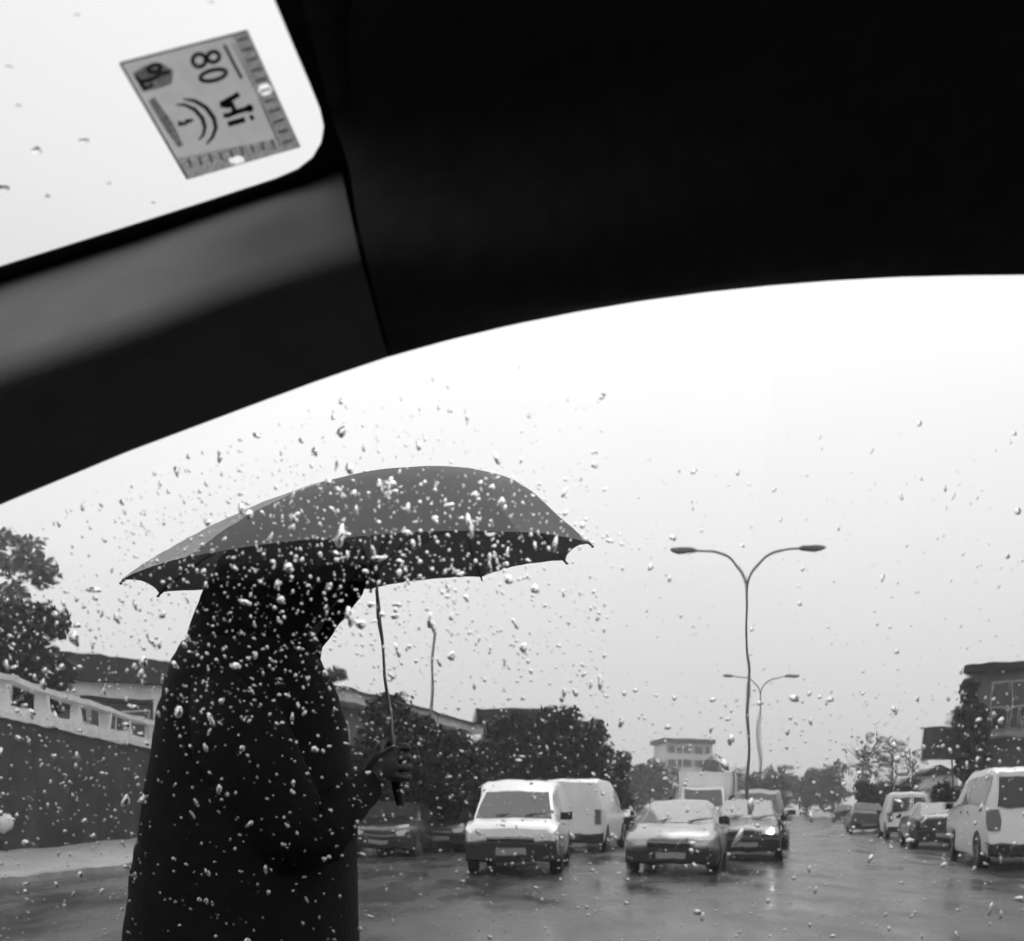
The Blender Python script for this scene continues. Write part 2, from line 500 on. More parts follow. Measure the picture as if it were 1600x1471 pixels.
# distant pale block at the end of the street
root = oriented('apartment_block', gx(1038, 190), 0.1, 'distant pale flat-roofed block above the box truck', 'building')
MB().box((0, 0, 0), (10, 9, 14.0)).build('wall', mat('distant_pale_wall', 0.5, 0.8, 0.1, 0.3), root)
MB().box((-.6, -.6, 14.0), (10.6, 9.6, 14.9)).build('roof', M_roofd, root)
for z in (9.2, 12.0):
    for x in (.6, 2.4, 4.2, 6.0, 7.8):
        w = MB().box((x, -.12, z), (x + 1.4, -.004, z + 1.5)).build('window', M_balc, root)
        MB().box((x + .1, -.16, z + .1), (x + 1.3, -.122, z + 1.4)).build('pane', M_winp, w)

# ------------------------------------------------------------------ right-hand building with balcony
rb = gx(1760, 36)
fe = gx(1513, 39) - rb
root = oriented('corner_building', rb, math.atan2(fe.y, fe.x), 'grey two-storey building with a balcony at the right edge', 'building')
# local x runs along the street, local y to the left (towards the street is +y)
M_rb = mat('grey_wet_render', 0.085, 0.8, 0.3, 0.7)
MB().box((0, -9, -.1), (5.4, 0, 6.7)).build('wall', M_rb, root)
MB().box((-.25, -9.3, 6.7), (5.6, .3, 7.0)).build('cornice', M_roofd, root)
MB().box((.3, .004, 4.0), (5.2, .9, 4.22)).build('balcony_floor', M_balc, root)
MB().box((.3, .8, 5.15), (5.2, .88, 5.23)).build('balcony_rail', M_balc, root)
for k in range(10):
    MB().box((.4 + k * .5, .815, 4.22), (.44 + k * .5, .865, 5.15)).build('baluster', M_balc, root)
for x in (.6, 3.1):
    for z0, z1 in ((4.3, 6.3), (1.0, 2.6)):
        w = MB().box((x, .004, z0), (x + 1.5, .07, z1)).build('window', M_balc, root)
        MB().box((x + .1, .072, z0 + .1), (x + .7, .1, z1 - .1)).build('pane', M_winp, w)
        MB().box((x + .8, .072, z0 + .1), (x + 1.4, .1, z1 - .1)).build('pane', M_winp, w)
for y in (-2.6, -5.4):
    for z0, z1 in ((4.3, 6.0), (1.0, 2.6)):
        w = MB().box((-.07, y, z0), (-.004, y + 1.6, z1)).build('window', M_balc, root)
        MB().box((-.1, y + .1, z0 + .1), (-.072, y + .75, z1 - .1)).build('pane', M_winp, w)
        MB().box((-.1, y + .85, z0 + .1), (-.072, y + 1.5, z1 - .1)).build('pane', M_winp, w)
# low wall / shed below the sign
root = oriented('shed', gx(1438, 60), -YAW, 'small pale shed behind the square sign', 'shed')
MB().box((0, 0, -.1), (2.2, 3, 3.2)).build('wall', M_cream, root)
MB().add([(-.2, -.2, 3.2), (2.4, -.2, 3.2), (2.4, 3.2, 3.2), (-.2, 3.2, 3.2), (1.1, -.2, 3.9), (1.1, 3.2, 3.9)], [(0, 1, 4), (1, 2, 5, 4), (2, 3, 5), (3, 0, 4, 5), (3, 2, 1, 0)]).build('roof', M_roofd, root)

# square sign on a post
sp = gx(1488, 45)
root = tag(empty('sign_board', sp, -YAW * .5), 'dark square sign board on a post left of the right-hand building', 'sign')
M_steel = mat('wet_grey_steel', 0.16, 0.4, 0.2, 4, metal=0.6)
MB().tube([(0, .06, -.1), (0, .06, 5.0)], [.06, .05], 10).build('post', M_steel, root, 40)
MB().box((-1.35, -.05, 3.55), (.27, 0, 4.98)).build('panel', mat('dark_sign_face', 0.05, 0.5, 0.5, 3.2), root)
MB().box((-1.41, -.03, 3.49), (.33, .02, 3.549)).build('frame', M_steel, root)
MB().box((-1.41, -.03, 4.981), (.33, .02, 5.04)).build('frame', M_steel, root)

# thin pole left of the van
pp = gx(668, 34)
root = tag(empty('flagpole', pp), 'thin bare pole rising above the low house', 'pole')
MB().tube([(0, 0, 0), (0.02, 0, 4), (0.26, 0, 7.45)], [.09, .08, .05], 8).build('pole', M_steel, root, 40)
MB().tube([(0, 0, 0), (0, 0, .25)], [.16, .14], 10).build('base', M_steel, root, 40)

# ------------------------------------------------------------------ street lamps
M_lamp = mat('lamp_post_grey', 0.10, 0.5, 0.2, 3, metal=0.3)
def street_lamp():
    root = empty('street_lamp')
    MB().tube([(0, 0, 0), (0, 0, .5), (0, 0, .52), (0, 0, 4), (0, 0, 8.1)], [.13, .13, .08, .062, .045], 12).build('post', M_lamp, root, 40)
    MB().box((-.28, -.28, -.02), (.28, .28, .06)).build('base_plate', M_lamp, root)
    for sgn in (-1, 1):
        pts = []
        for k in range(11):
            a = math.pi / 2 * k / 10
            pts.append((sgn * (1.35 - 1.35 * math.cos(a)), 0, 8.05 + 1.25 * math.sin(a)))
        pts.append((sgn * 1.65, 0, 9.32))
        a = MB().tube(pts, [.040] * 9 + [.034] * 3, 8).build('arm', M_lamp, root, 60)
        rows = []
        for x, w, z0, z1 in ((1.6, .06, 9.27, 9.37), (1.75, .14, 9.24, 9.41), (2.1, .17, 9.22, 9.43), (2.3, .12, 9.26, 9.41), (2.38, .05, 9.30, 9.38)):
            rows.append([(sgn * x, -w, z0 + .03), (sgn * x, -w, z1 - .05), (sgn * x, 0, z1), (sgn * x, w, z1 - .05), (sgn * x, w, z0 + .03), (sgn * x, 0, z0)])
        fix_normals(MB().rings(rows).build('lamp_head', M_lamp, a, 50))
    return root
l1 = street_lamp()
l1.location = gx(1168, 30.0); l1.rotation_euler.z = -0.06
tag(l1, 'tall double-armed street lamp standing in the middle of the road', 'street lamp', 'double-armed street lamps along the middle of the road')
l2 = copy_tree(l1); l2.location = gx(1188, 59.0); l2.rotation_euler.z = -0.06
tag(l2, 'distant double-armed street lamp just right of the tall one', 'street lamp')

# ------------------------------------------------------------------ vehicles
M_white_p = mat('white_paint', 0.66, 0.3, 0.06, 2, coat=0.5)
M_silver = mat('silver_paint', 0.30, 0.3, 0.06, 2, metal=0.45, coat=0.5)
M_black_p = mat('black_paint', 0.018, 0.25, 0.1, 2, coat=0.5)
M_grey_p = mat('dark_grey_paint', 0.05, 0.3, 0.1, 2, coat=0.5)
M_plast = mat('black_plastic', 0.014, 0.55, 0.2, 10, spec=0.25)
M_tyre = mat('tyre_rubber', 0.016, 0.6, 0.2, 14)
M_rim = mat('wheel_rim', 0.32, 0.35, 0.1, 8, metal=0.7)
M_chrome = mat('chrome', 0.6, 0.15, 0.05, 8, metal=1.0)
M_lens = mat('headlamp_lens', 0.42, 0.1, 0.1, 12, spec=0.8, coat=0.6)
M_tail = mat('tail_lamp_lens', 0.09, 0.12, 0.1, 12, spec=0.8, coat=0.6)
M_plate = mat('number_plate', 0.2, 0.5, 0.08, 10)
M_cglass = mat('car_window_glass', 0.035, 0.05, 0.1, 3, spec=0.7)
M_lit = emit_mat('lit_headlamp', 7.0)

def sect(st):
    y, zb, zs, ztp, wb, wm, wt = st
    h = [(wb, zb), (wm, zb + .13), (wm + .01, (zb + zs) * .5), (wm, zs), (wt, ztp - .07), (wt * .88, ztp - .012)]
    pts = [(x, y, z) for x, z in h] + [(0, y, ztp + .008)] + [(-x, y, z) for x, z in reversed(h)]
    return pts
def at_station(sts, y):
    for a, b in zip(sts, sts[1:]):
        if a[0] <= y <= b[0]:
            t = (y - a[0]) / (b[0] - a[0])
            return tuple(lerp(p, q, t) for p, q in zip(a, b))
    return sts[0] if y < sts[0][0] else sts[-1]
def vehicle(name, label, cat, sts, paint, cowl, roof_f, roof_r, rear_b, sides, wheels, wr=0.31, bumper=M_plast, bz=(.22, .56),
            lit=False, loc=(0, 0, 0), rz=0, rear_split=False, hl_z=.62, tl=(.75, 1.0), grille=(.42, .6), group=None, lights=True, rail=False):
    root = tag(empty(name, loc, rz), label, cat, group)
    body = fix_normals(MB().rings([sect(s) for s in sts]).build('body', paint, root, 32))
    y0, y1 = sts[0][0], sts[-1][0]
    # windscreen and rear window, slightly proud of the shell
    def top_patch(nm, ya, yb, flip, fr=(.92, .92), inset=0.0, xs=None, off=.012):
        rows = []
        for k in range(5):
            t = k / 4
            s = at_station(sts, lerp(ya, yb, t))
            w = s[6] * lerp(fr[0], fr[1], t)
            r = []
            for q in ((-1, -.6, 0, .6, 1) if xs is None else (xs[0], lerp(xs[0], xs[1], .5), xs[1])):
                x = q * w
                e = abs(x) / s[6]
                z = s[3] + .008 - .02 * max(0, e) - (max(0, e - .88) * .45)
                r.append((x, s[0] + (-off if flip else off), z + off))
            rows.append(r)
        return fix_normals(MB().grid(rows).build(nm, M_cglass, root, 60))
    if cowl is not None:
        ws = top_patch('windshield', cowl, roof_f, True, (.93, .86))
        sa, sb = at_station(sts, lerp(cowl, roof_f, .03)), at_station(sts, lerp(cowl, roof_f, .3))
        for x in (-.35, .2):
            MB().beam((x, sa[0] - .03, sa[3] + .04), (x + .5, sb[0] - .03, lerp(sa[3], sb[3], .35) + .04), .02, .02).build('wiper', M_plast, ws)
    if rear_split:
        s = sts[-1]
        zz = (lerp(s[2], s[3], .12), lerp(s[2], s[3], .82))
        for sg in (-1, 1):
            rows = []
            for z, wf in ((zz[0], .9), (zz[1], .86)):
                w = lerp(s[5], s[6], (z - s[2]) / (s[3] - s[2]))
                rows.append([(sg * .09, s[0] + .02, z), (sg * w * wf, s[0] + .02, z)])
            fix_normals(MB().grid(rows).build('rear_window', M_cglass, root))
        MB().box((-.012, s[0] + .004, .5), (.012, s[0] + .015, s[3] - .06)).build('door_seam', M_plast, root)
    elif rear_b is not None:
        if rear_b >= y1 - .02:
            s = sts[-1]; zz = (lerp(s[2], s[3], .05), lerp(s[2], s[3], .86))
            rows = []
            for z in zz:
                w = lerp(s[5], s[6], (z - s[2]) / (s[3] - s[2])) * .88
                rows.append([(-w, s[0] + .02, z), (0, s[0] + .03, z), (w, s[0] + .02, z)])
            fix_normals(MB().grid(rows).build('rear_window', M_cglass, root))
        else:
            top_patch('rear_window', roof_r, rear_b, False, (.86, .92))
    for ya, yb in sides:
        for sg in (-1, 1):
            rows = []
            for k in range(5):
                y = lerp(ya, yb, k / 4); s = at_station(sts, y)
                r = []
                for v in (.08, .5, .86):
                    w = lerp(s[5], s[6], v); z = lerp(s[2], s[3] - .07, v)
                    r.append((sg * (w + .012), y, z))
                rows.append(r)
            fix_normals(MB().grid(rows).build('side_window', M_cglass, root, 60))
    # wheels
    wm = max(s[5] for s in sts)
    for y in wheels:
        for sg in (-1, 1):
            MB().disc((sg * (wm - .05), y, wr + .03), wr + .07, (1, 0, 0), .125, 22).build('wheel_arch', M_plast, root, 40)
            w = MB().disc((0, 0, 0), wr, (1, 0, 0), .2, 24, rin=wr * .62).build('wheel', M_tyre, root, 40, loc=(sg * (wm - .07), y, wr))
            rm = MB().disc((0, 0, 0), wr * .63, (1, 0, 0), .12, 20)
            for k in range(5):
                a = 2 * math.pi * k / 5
                rm.beam((sg * .075, 0, 0), (sg * .075, math.cos(a) * wr * .58, math.sin(a) * wr * .58), .05, .03, (1, 0, 0))
            rm.build('rim', M_rim, w, 40)
    # front: bumper, grille, lights, plate
    f = at_station(sts, y0); r_ = at_station(sts, y1)
    def bump(y, d, w, z0, z1):
        rows = []
        for z, dy in ((z0, .0), (z0 + .04, d), (z1 - .05, d), (z1, 0.02)):
            rows.append([(-w, y - dy * .2 + (.16 if d > 0 else -.16), z), (-w * .96, y - dy * .75, z), (-w * .6, y - dy, z), (w * .6, y - dy, z), (w * .96, y - dy * .75, z), (w, y - dy * .2 + (.16 if d > 0 else -.16), z)])
        return fix_normals(MB().rings(rows, caps=True).build('bumper', bumper, root, 50))
    bf = bump(y0, .09, wm + .005, *bz)
    bump(y1, -.09, wm + .005, *bz)
    MB().box((-.26, y0 - .118, lerp(*bz, .35)), (.26, y0 - .1, lerp(*bz, .35) + .11)).build('number_plate', M_plate, root)
    MB().box((-.26, y1 + .1, lerp(*bz, .45)), (.26, y1 + .118, lerp(*bz, .45) + .11)).build('number_plate', M_plate, root)
    gm = MB()
    gm.box((-.42, y0 - .035, grille[0]), (.42, y0 + .01, grille[1]))
    g = gm.build('grille', M_plast, root)
    for k in range(3):
        z = lerp(grille[0], grille[1], (k + .7) / 3.4)
        MB().box((-.4, y0 - .05, z), (.4, y0 - .036, z + .018)).build('grille_bar', M_chrome if k == 2 else M_plast, g)
    fw = f[5]
    for sg in (-1, 1):
        xc = sg * (fw - .13)
        rows = []
        for x, a in ((-.2, .7), (-.1, 1), (.06, 1), (.17, .75)):
            yb = y0 + (.07 if x > .1 else 0)
            rows.append([(xc + sg * x, yb + .06, hl_z - .07 * a), (xc + sg * x, yb - .03, hl_z - .06 * a), (xc + sg * x, yb - .015, hl_z + .06 * a), (xc + sg * x, yb + .1, hl_z + .08 * a)])
        h = fix_normals(MB().rings(rows).build('headlight', M_lens, root, 50))
        if lit:
            MB().disc((xc, y0 - .045, hl_z), .075, (0, 1, 0), .02, 16).build('bulb', M_lit, h)
        xr = sg * (r_[5] - .07)
        MB().box((xr - .08, y1 - .03, tl[0]), (xr + .08, y1 + .025, tl[1])).build('tail_light', M_tail, root)
        if cowl is not None:
            s = at_station(sts, cowl + .18)
            mx = sg * (s[5] + .1)
            MB().rings([[(mx + q * .09, s[0] + dy, s[2] + .04), (mx + q * .1, s[0] + dy, s[2] + .16), (mx + q * .07, s[0] + dy, s[2] + .19), (mx + q * .02, s[0] + dy, s[2] + .19), (mx + q * .02, s[0] + dy, s[2] + .03)] for q, dy in ((1, -.05), (1, .05))]).build('wing_mirror', paint if bumper is not M_plast else M_plast, root)
            MB().rings([[(mx - .1, s[0] + dy, s[2] + .03), (mx + .1, s[0] + dy, s[2] + .03), (mx + .1, s[0] + dy, s[2] + .18), (mx - .1, s[0] + dy, s[2] + .18)] for dy in (-.055, .055)]).build('wing_mirror', M_plast, root)
        for ya, yb in sides[:2]:
            s = at_station(sts, yb - .08)
            MB().box((sg * (wm + .012) - .012, yb - .25, s[2] - .12), (sg * (wm + .012) + .012, yb - .08, s[2] - .085)).build('door_handle', M_plast, root)
    return root
def face_cam(px, py, off=0.0):
    return G(px, py)

sedan = [(-2.1, .27, .60, .67, .66, .72, .68), (-1.98, .22, .66, .76, .74, .81, .77), (-1.35, .2, .78, .88, .78, .84, .78), (-.95, .2, .87, .95, .78, .845, .76),
         (-.2, .2, .91, 1.37, .78, .845, .60), (.55, .2, .92, 1.42, .78, .845, .60), (1.2, .2, .93, 1.37, .78, .845, .58), (1.7, .22, .92, 1.05, .77, .83, .70), (2.0, .26, .86, .98, .74, .8, .72), (2.1, .32, .78, .9, .68, .74, .66)]
hatch = [(-1.95, .27, .62, .70, .66, .72, .68), (-1.83, .22, .68, .79, .74, .81, .77), (-1.3, .2, .8, .90, .78, .83, .77), (-.95, .2, .88, .97, .78, .835, .75),
         (-.25, .2, .92, 1.40, .78, .835, .60), (.5, .2, .93, 1.45, .78, .835, .61), (1.35, .2, .95, 1.40, .78, .835, .59), (1.8, .24, .93, 1.08, .77, .82, .68), (1.95, .3, .85, .98, .72, .78, .68)]
van = [(-2.4, .32, .80, .86, .74, .78, .73), (-2.3, .27, .86, .95, .80, .84, .79), (-1.95, .25, .94, 1.02, .82, .86, .80), (-1.75, .25, .98, 1.05, .82, .86, .79),
       (-1.05, .25, 1.02, 1.55, .82, .86, .70), (-.75, .25, 1.03, 1.72, .82, .86, .73), (-.3, .25, 1.03, 1.80, .82, .86, .75), (1.6, .25, 1.03, 1.82, .82, .86, .75), (2.3, .27, 1.02, 1.80, .81, .85, .74), (2.4, .35, 1.0, 1.74, .76, .80, .70)]
small_van = [(-2.0, .3, .75, .82, .7, .75, .7), (-1.9, .25, .84, .92, .78, .81, .76), (-1.4, .24, .95, 1.02, .8, .83, .76), (-1.15, .24, .98, 1.06, .8, .83, .75),
             (-.55, .24, 1.02, 1.68, .8, .83, .64), (.1, .24, 1.03, 1.84, .8, .83, .66), (1.7, .24, 1.03, 1.86, .8, .83, .68), (1.95, .26, 1.02, 1.83, .8, .83, .68), (2.0, .34, 1.0, 1.78, .76, .80, .66)]
mpv = [(-2.4, .32, .85, .92, .78, .84, .78), (-2.25, .27, .95, 1.05, .86, .9, .84), (-1.75, .25, 1.08, 1.18, .88, .93, .86), (-1.5, .25, 1.15, 1.24, .88, .93, .84),
       (-.75, .25, 1.22, 1.92, .88, .93, .74), (0, .25, 1.24, 2.03, .88, .93, .77), (1.9, .25, 1.25, 2.06, .88, .93, .78), (2.25, .27, 1.24, 2.02, .87, .92, .77), (2.4, .42, 1.22, 1.96, .83, .88, .73)]

def put(front_px, py, half, toward=True, dyaw=0.0):
    """ground pixel under the middle of the visible end -> vehicle location and rotation"""
    g = G(front_px, py)
    rz = -YAW + dyaw
    d = Vector((-math.sin(rz), math.cos(rz), 0))     # local +y in the world
    return (g + d * half, rz)     # local front is -y: towards us when toward
loc, rz = put(798, 1369, 2.4, dyaw=0.17)
vehicle('van', 'white delivery van facing us left of the silver car', 'van', van, M_white_p, -1.75, -1.05, None, None, [(-1.45, -.65)], (-1.5, 1.5), .33, bz=(.26, .64), hl_z=.72, grille=(.56, .7), tl=(.9, 1.3), loc=loc, rz=rz, rear_split=True)
g_ = G(888, 1333); d_ = Vector((math.sin(YAW), math.cos(YAW), 0))
vehicle('van', 'tall plain white van close behind the right side of the delivery van', 'van', mpv, M_white_p, -1.5, -.75, None, None, [(-1.2, -.3)], (-1.5, 1.5), .34, bz=(.28, .55), tl=(.8, 1.2), hl_z=.8, grille=(.55, .7), loc=g_ + d_ * 2.4, rz=-YAW + math.pi)
loc, rz = put(1047, 1367, 2.1)
vehicle('car', 'silver car facing us beside the white van', 'car', sedan, M_silver, -.95, -.2, 1.2, 1.7, [(-.55, .25), (.33, 1.1)], (-1.3, 1.3), .3, bz=(.2, .50), hl_z=.6, grille=(.46, .62), loc=loc, rz=rz)
loc, rz = put(1163, 1346, 1.95)
vehicle('car', 'black car with a lit headlight right of the silver car', 'car', hatch, M_black_p, -.95, -.25, 1.35, 1.8, [(-.6, .2), (.28, 1.2)], (-1.25, 1.2), .3, lit=True, hl_z=.70, loc=loc, rz=rz)
loc, rz = put(1186, 1326, 2.0)
vehicle('van', 'dark small van behind the black car with the lit headlight', 'van', small_van, M_black_p, -1.15, -.55, None, None, [(-.95, -.1)], (-1.3, 1.3), .3, bz=(.26, .5), loc=loc, rz=rz, rear_split=True, tl=(.7, 1.1))
loc, rz = put(1020, 1312, 2.1)
vehicle('car', 'dark car between the box truck and the silver car', 'car', sedan, M_black_p, -.95, -.2, 1.2, 1.7, [(-.55, .25), (.33, 1.1)], (-1.3, 1.3), .3, loc=loc, rz=rz)
loc, rz = put(957, 1298, 1.95)
vehicle('car', 'small white car far behind the van', 'car', hatch, M_white_p, -.95, -.25, 1.35, 1.8, [(-.6, .2), (.28, 1.2)], (-1.25, 1.2), .3, loc=loc, rz=rz)
# dark parked cars left of the van, side on
for px, py, lab, ry in ((612, 1338, 'black parked car beside the person with the umbrella', 0.15), (690, 1330, 'black parked car just left of the white van', 0.25)):
    g = G(px, py)
    vehicle('car', lab, 'car', hatch, M_black_p, -.95, -.25, 1.35, 1.8, [(-.6, .2), (.28, 1.2)], (-1.25, 1.2), .3, loc=g + Vector((0, 1.2, 0)), rz=-YAW + ry, group='dark cars parked under the trees')
def rear_put(px, py, half):
    g = G(px, py); rz = -YAW + math.pi
    d = Vector((math.sin(YAW), math.cos(YAW), 0))
    return g + d * half, rz
loc, rz = rear_put(1624, 1362, 2.4)
vehicle('van', 'large white people carrier parked at the right edge, seen from behind', 'van', mpv, M_white_p, -1.5, -.75, 1.9, 2.4, [(-1.2, -.3), (-.2, .8), (.9, 2.1)], (-1.5, 1.5), .34, bz=(.28, .55), tl=(.8, 1.2), hl_z=.8, grille=(.55, .7), loc=loc, rz=rz)
loc, rz = rear_put(1478, 1328, 2.1)
vehicle('car', 'dark car parked between the two white vans on the right', 'car', sedan, M_black_p, -.95, -.2, 1.2, 1.7, [(-.55, .25), (.33, 1.1)], (-1.3, 1.3), .3, loc=loc, rz=rz, tl=(.62, .82))
loc, rz = rear_put(1422, 1313, 2.0)
vehicle('van', 'small white van with two rear windows parked on the right', 'van', small_van, M_white_p, -1.15, -.55, None, None, [(-.95, -.1)], (-1.3, 1.3), .3, bz=(.26, .5), loc=loc, rz=rz, rear_split=True, tl=(.7, 1.1))
loc, rz = rear_put(1357, 1302, 1.95)
two = vehicle('car', 'dark hatchback with a light roof, farthest of the parked row on the right', 'car', hatch, M_grey_p, -.95, -.25, 1.35, 1.8, [(-.6, .2), (.28, 1.2)], (-1.25, 1.2), .3, loc=loc, rz=rz, tl=(.7, .9))
rows = []
for k in range(6):
    s_ = at_station(hatch, lerp(-.15, 1.3, k / 5))
    rows.append([(q * s_[6] * .84, s_[0], s_[3] + .03 - .012 * abs(q)) for q in (-1, -.5, 0, .5, 1)])
fix_normals(MB().grid(rows).build('roof', M_silver, two, 60))
loc, rz = put(1262, 1275, 2.1)
vehicle('car', 'tiny pale car at the far end of the road', 'car', sedan, M_silver, -.95, -.2, 1.2, 1.7, [(-.55, .25), (.33, 1.1)], (-1.3, 1.3), .3, loc=loc, rz=rz)
loc, rz = rear_put(1318, 1285, 1.95)
vehicle('car', 'small far dark car beyond the parked row on the right', 'car', hatch, M_black_p, -.95, -.25, 1.35, 1.8, [(-.6, .2), (.28, 1.2)], (-1.25, 1.2), .3, loc=loc, rz=rz, tl=(.7, .9))

# box truck
loc, rz = put(1096, 1309, 0)
root = tag(empty('box_truck', loc, rz), 'white box truck behind the silver car', 'truck')
cab = [(0, .45, .95, 1.05, .9, .98, .9), (.12, .4, 1.1, 1.22, .95, 1.02, .95), (.2, .4, 1.15, 1.3, .95, 1.02, .93), (.7, .4, 1.2, 2.1, .95, 1.02, .86), (1.6, .4, 1.2, 2.15, .95, 1.02, .86)]
fix_normals(MB().rings([sect(s) for s in cab]).build('cab', M_white_p, root, 32))
fix_normals(MB().grid([[(-.84, .19, 1.34), (0, .17, 1.35), (.84, .19, 1.34)], [(-.76, .64, 2.02), (0, .62, 2.03), (.76, .64, 2.02)]]).build('windshield', M_cglass, root))
MB().box((-1.22, 1.66, .75), (1.22, 6.6, 2.78)).build('cargo_box', M_white_p, root)
for x in (-1.2, 1.2):
    MB().box((x - .04, 1.62, .73), (x + .04, 1.655, 2.8)).build('box_edge', M_steel, root)
MB().box((-.95, -.08, .35), (.95, .1, .7)).build('bumper', M_plast, root)
MB().box((-.5, -.03, .75), (.5, .02, .95)).build('grille', M_plast, root)
MB().box((-.5, 1.7, .4), (.5, 6.5, .74)).build('chassis', M_plast, root)
for sg in (-1, 1):
    MB().box((sg * .75 - .13, -.04, .74), (sg * .75 + .13, .03, .92)).build('headlight', M_lens, root)
    MB().beam((sg * 1.0, .5, 1.5), (sg * 1.25, .4, 1.55), .04, .04).build('mirror_arm', M_plast, root)
    MB().box((sg * 1.25 - .09, .35, 1.3), (sg * 1.25 + .09, .42, 1.75)).build('wing_mirror', M_plast, root)
    for y in (.85, 5.2):
        w = MB().disc((0, 0, 0), .4, (1, 0, 0), .25, 22, rin=.25).build('wheel', M_tyre, root, 40, loc=(sg * .92, y, .4))
        MB().disc((0, 0, 0), .25, (1, 0, 0), .16, 18).build('rim', M_rim, w, 40)

# ------------------------------------------------------------------ umbrella
UC = Vector((-.292, 1.9, 1.722)); UR, UH = .452, .164
e1 = Vector((1, 0, .09)).normalized(); e2 = Vector((0, 1, .15)); e2 = (e2 - e1 * e2.dot(e1)).normalized(); un = e1.cross(e2)
M_umb = mat('dark_umbrella_fabric', 0.05, 0.6, 0.12, 20, spec=.3, transl=0.2)
M_umb_lit = mat('skylit_umbrella_fabric', 0.72, 0.55, 0.10, 20, transl=0.7)  # sky light through the left panel, put into a paler cloth colour
M_shaft = mat('umbrella_steel_shaft', 0.22, 0.35, 0.1, 20, metal=0.6)
M_ublk = mat('umbrella_black_metal', 0.02, 0.4, 0.1, 20, metal=0.5)
def upt(r, phi, lift=0.0):
    h = UH * interp(r, [(0, 1), (.125, .997), (.25, .975), (.375, .92), (.5, .82), (.625, .67), (.75, .475), (.875, .245), (1.0, 0)])
    return UC + (e1 * math.cos(phi) + e2 * math.sin(phi)) * (UR * r) + un * (h + lift) + e1 * (.02 * (1 - r ** 3) + .14 * math.sin(math.pi * r) * (1 - r))   # leaning in the wind
top = UC + un * UH + e1 * .02
uroot = tag(empty('umbrella', UC - un * .55), 'open dark umbrella with one panel coloured as if skylit, held over the person', 'umbrella')
bpy.context.view_layer.update()
inv = Matrix.Translation(-(UC - un * .55))
def ub(mb, nm, m, parent=uroot, smooth=None):
    mb.v = [tuple(inv @ Vector(p)) for p in mb.v]
    return mb.build(nm, m, parent, smooth)
PH0 = math.radians(-12); NRIB = 10; DR = 2 * math.pi / NRIB
for k in range(NRIB):
    a0 = PH0 + k * DR; a1 = a0 + DR
    rows = []
    for i in range(9):
        r = i / 8
        row = []
        for j in range(9):
            t = j / 8
            p = upt(r, a0).lerp(upt(r, a1), t)
            sag = 4 * t * (1 - t)
            p = p + un * (0.007 * sag * r)          # taut cloth bellies out a little between the ribs
            c = UC + un * p.dot(un) - un * UC.dot(un)
            p = p + (UC - p - un * (UC - p).dot(un)) * (0.025 * sag * r ** 6)   # scalloped hem
            row.append(p)
        rows.append(row)
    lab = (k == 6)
    o = ub(MB().grid(rows), 'canopy_panel', M_umb_lit if lab else M_umb, smooth=180)
    if lab: o['label'] = 'canopy panel at the left, coloured pale for sky light through the cloth'
for k in range(NRIB):
    a0 = PH0 + k * DR
    rb_ = ub(MB().tube([upt(i / 8, a0, -.004) for i in range(9)], [.0025] * 9, 6), 'rib', M_ublk, smooth=60)
    ub(MB().tube([upt(.5, a0, -.005), top - un * .17], .002, 6), 'stretcher', M_ublk, rb_, 60)
    ub(MB().tube([upt(1.0, a0, -.006), upt(1.01, a0, -.004)], [.003, .002], 6), 'rib_tip', M_ublk, rb_, 60)
ub(MB().tube([top + un * .002, top - un * .60], .0038, 10), 'shaft', M_shaft, smooth=60)
ub(MB().tube([top + un * .001, top + un * .008, top + un * .02], [.012, .006, .003], 10), 'ferrule', M_ublk, smooth=60)
ub(MB().tube([top - un * .15, top - un * .19], .010, 10), 'runner', M_ublk, smooth=60)
hp = [top - un * .54, top - un * .57, top - un * .61, top - un * .64]
ub(MB().tube(hp, [.008, .011, .011, .008], 12), 'handle', M_plast, smooth=60)

# ------------------------------------------------------------------ person
PD = 1.9
def B(px, py, dy=0.0):
    return Vector(((px - 800) / F * PD, PD + dy, EYE + (HZ - py) / F * PD))
pbase = Vector((B(395, 1400).x, PD, 0))
person = tag(empty('person', pbase), 'person in a long dark hooded coat standing outside the window, holding the umbrella', 'person')
pinv = Matrix.Translation(-pbase)
M_skin = mat('skin', 0.014, 0.6, 0.1, 12)
M_coat = mat('black_coat', 0.006, 0.85, 0.3, 14, spec=0.08, bump=0.3, bscale=50)
M_trou = mat('dark_trousers', 0.014, 0.8, 0.3, 14, spec=0.2)
M_shoe = mat('black_shoe', 0.012, 0.4, 0.2, 14)
Hs = top - un * .585 + un * .03        # where the fist closes on the handle
vts, eds, rad = [], [], []
def J(p, r, parent=None):
    vts.append(tuple(pinv @ Vector(p))); rad.append(r)
    if parent is not None: eds.append((parent, len(vts) - 1))
    return len(vts) - 1
pel = J(B(395, 1500), .14)
sp1 = J(B(392, 1350), .13, pel)
ch = J(B(390, 1190), .145, sp1)
nb = J(B(412, 1070), .085, ch)
nk = J(B(428, 1020), .058, nb)
hd = J(B(448, 960), .082, nk)
hd2 = J(B(447, 912), .092, hd)
hd3 = J(B(443, 880), .070, hd2)
chin = J(B(487, 985), .030, hd)
nose = J(B(530, 940), .013, hd2)
for sg in (-1, 1):
    J(B(440, 935, sg * .085), .014, hd)       # ear
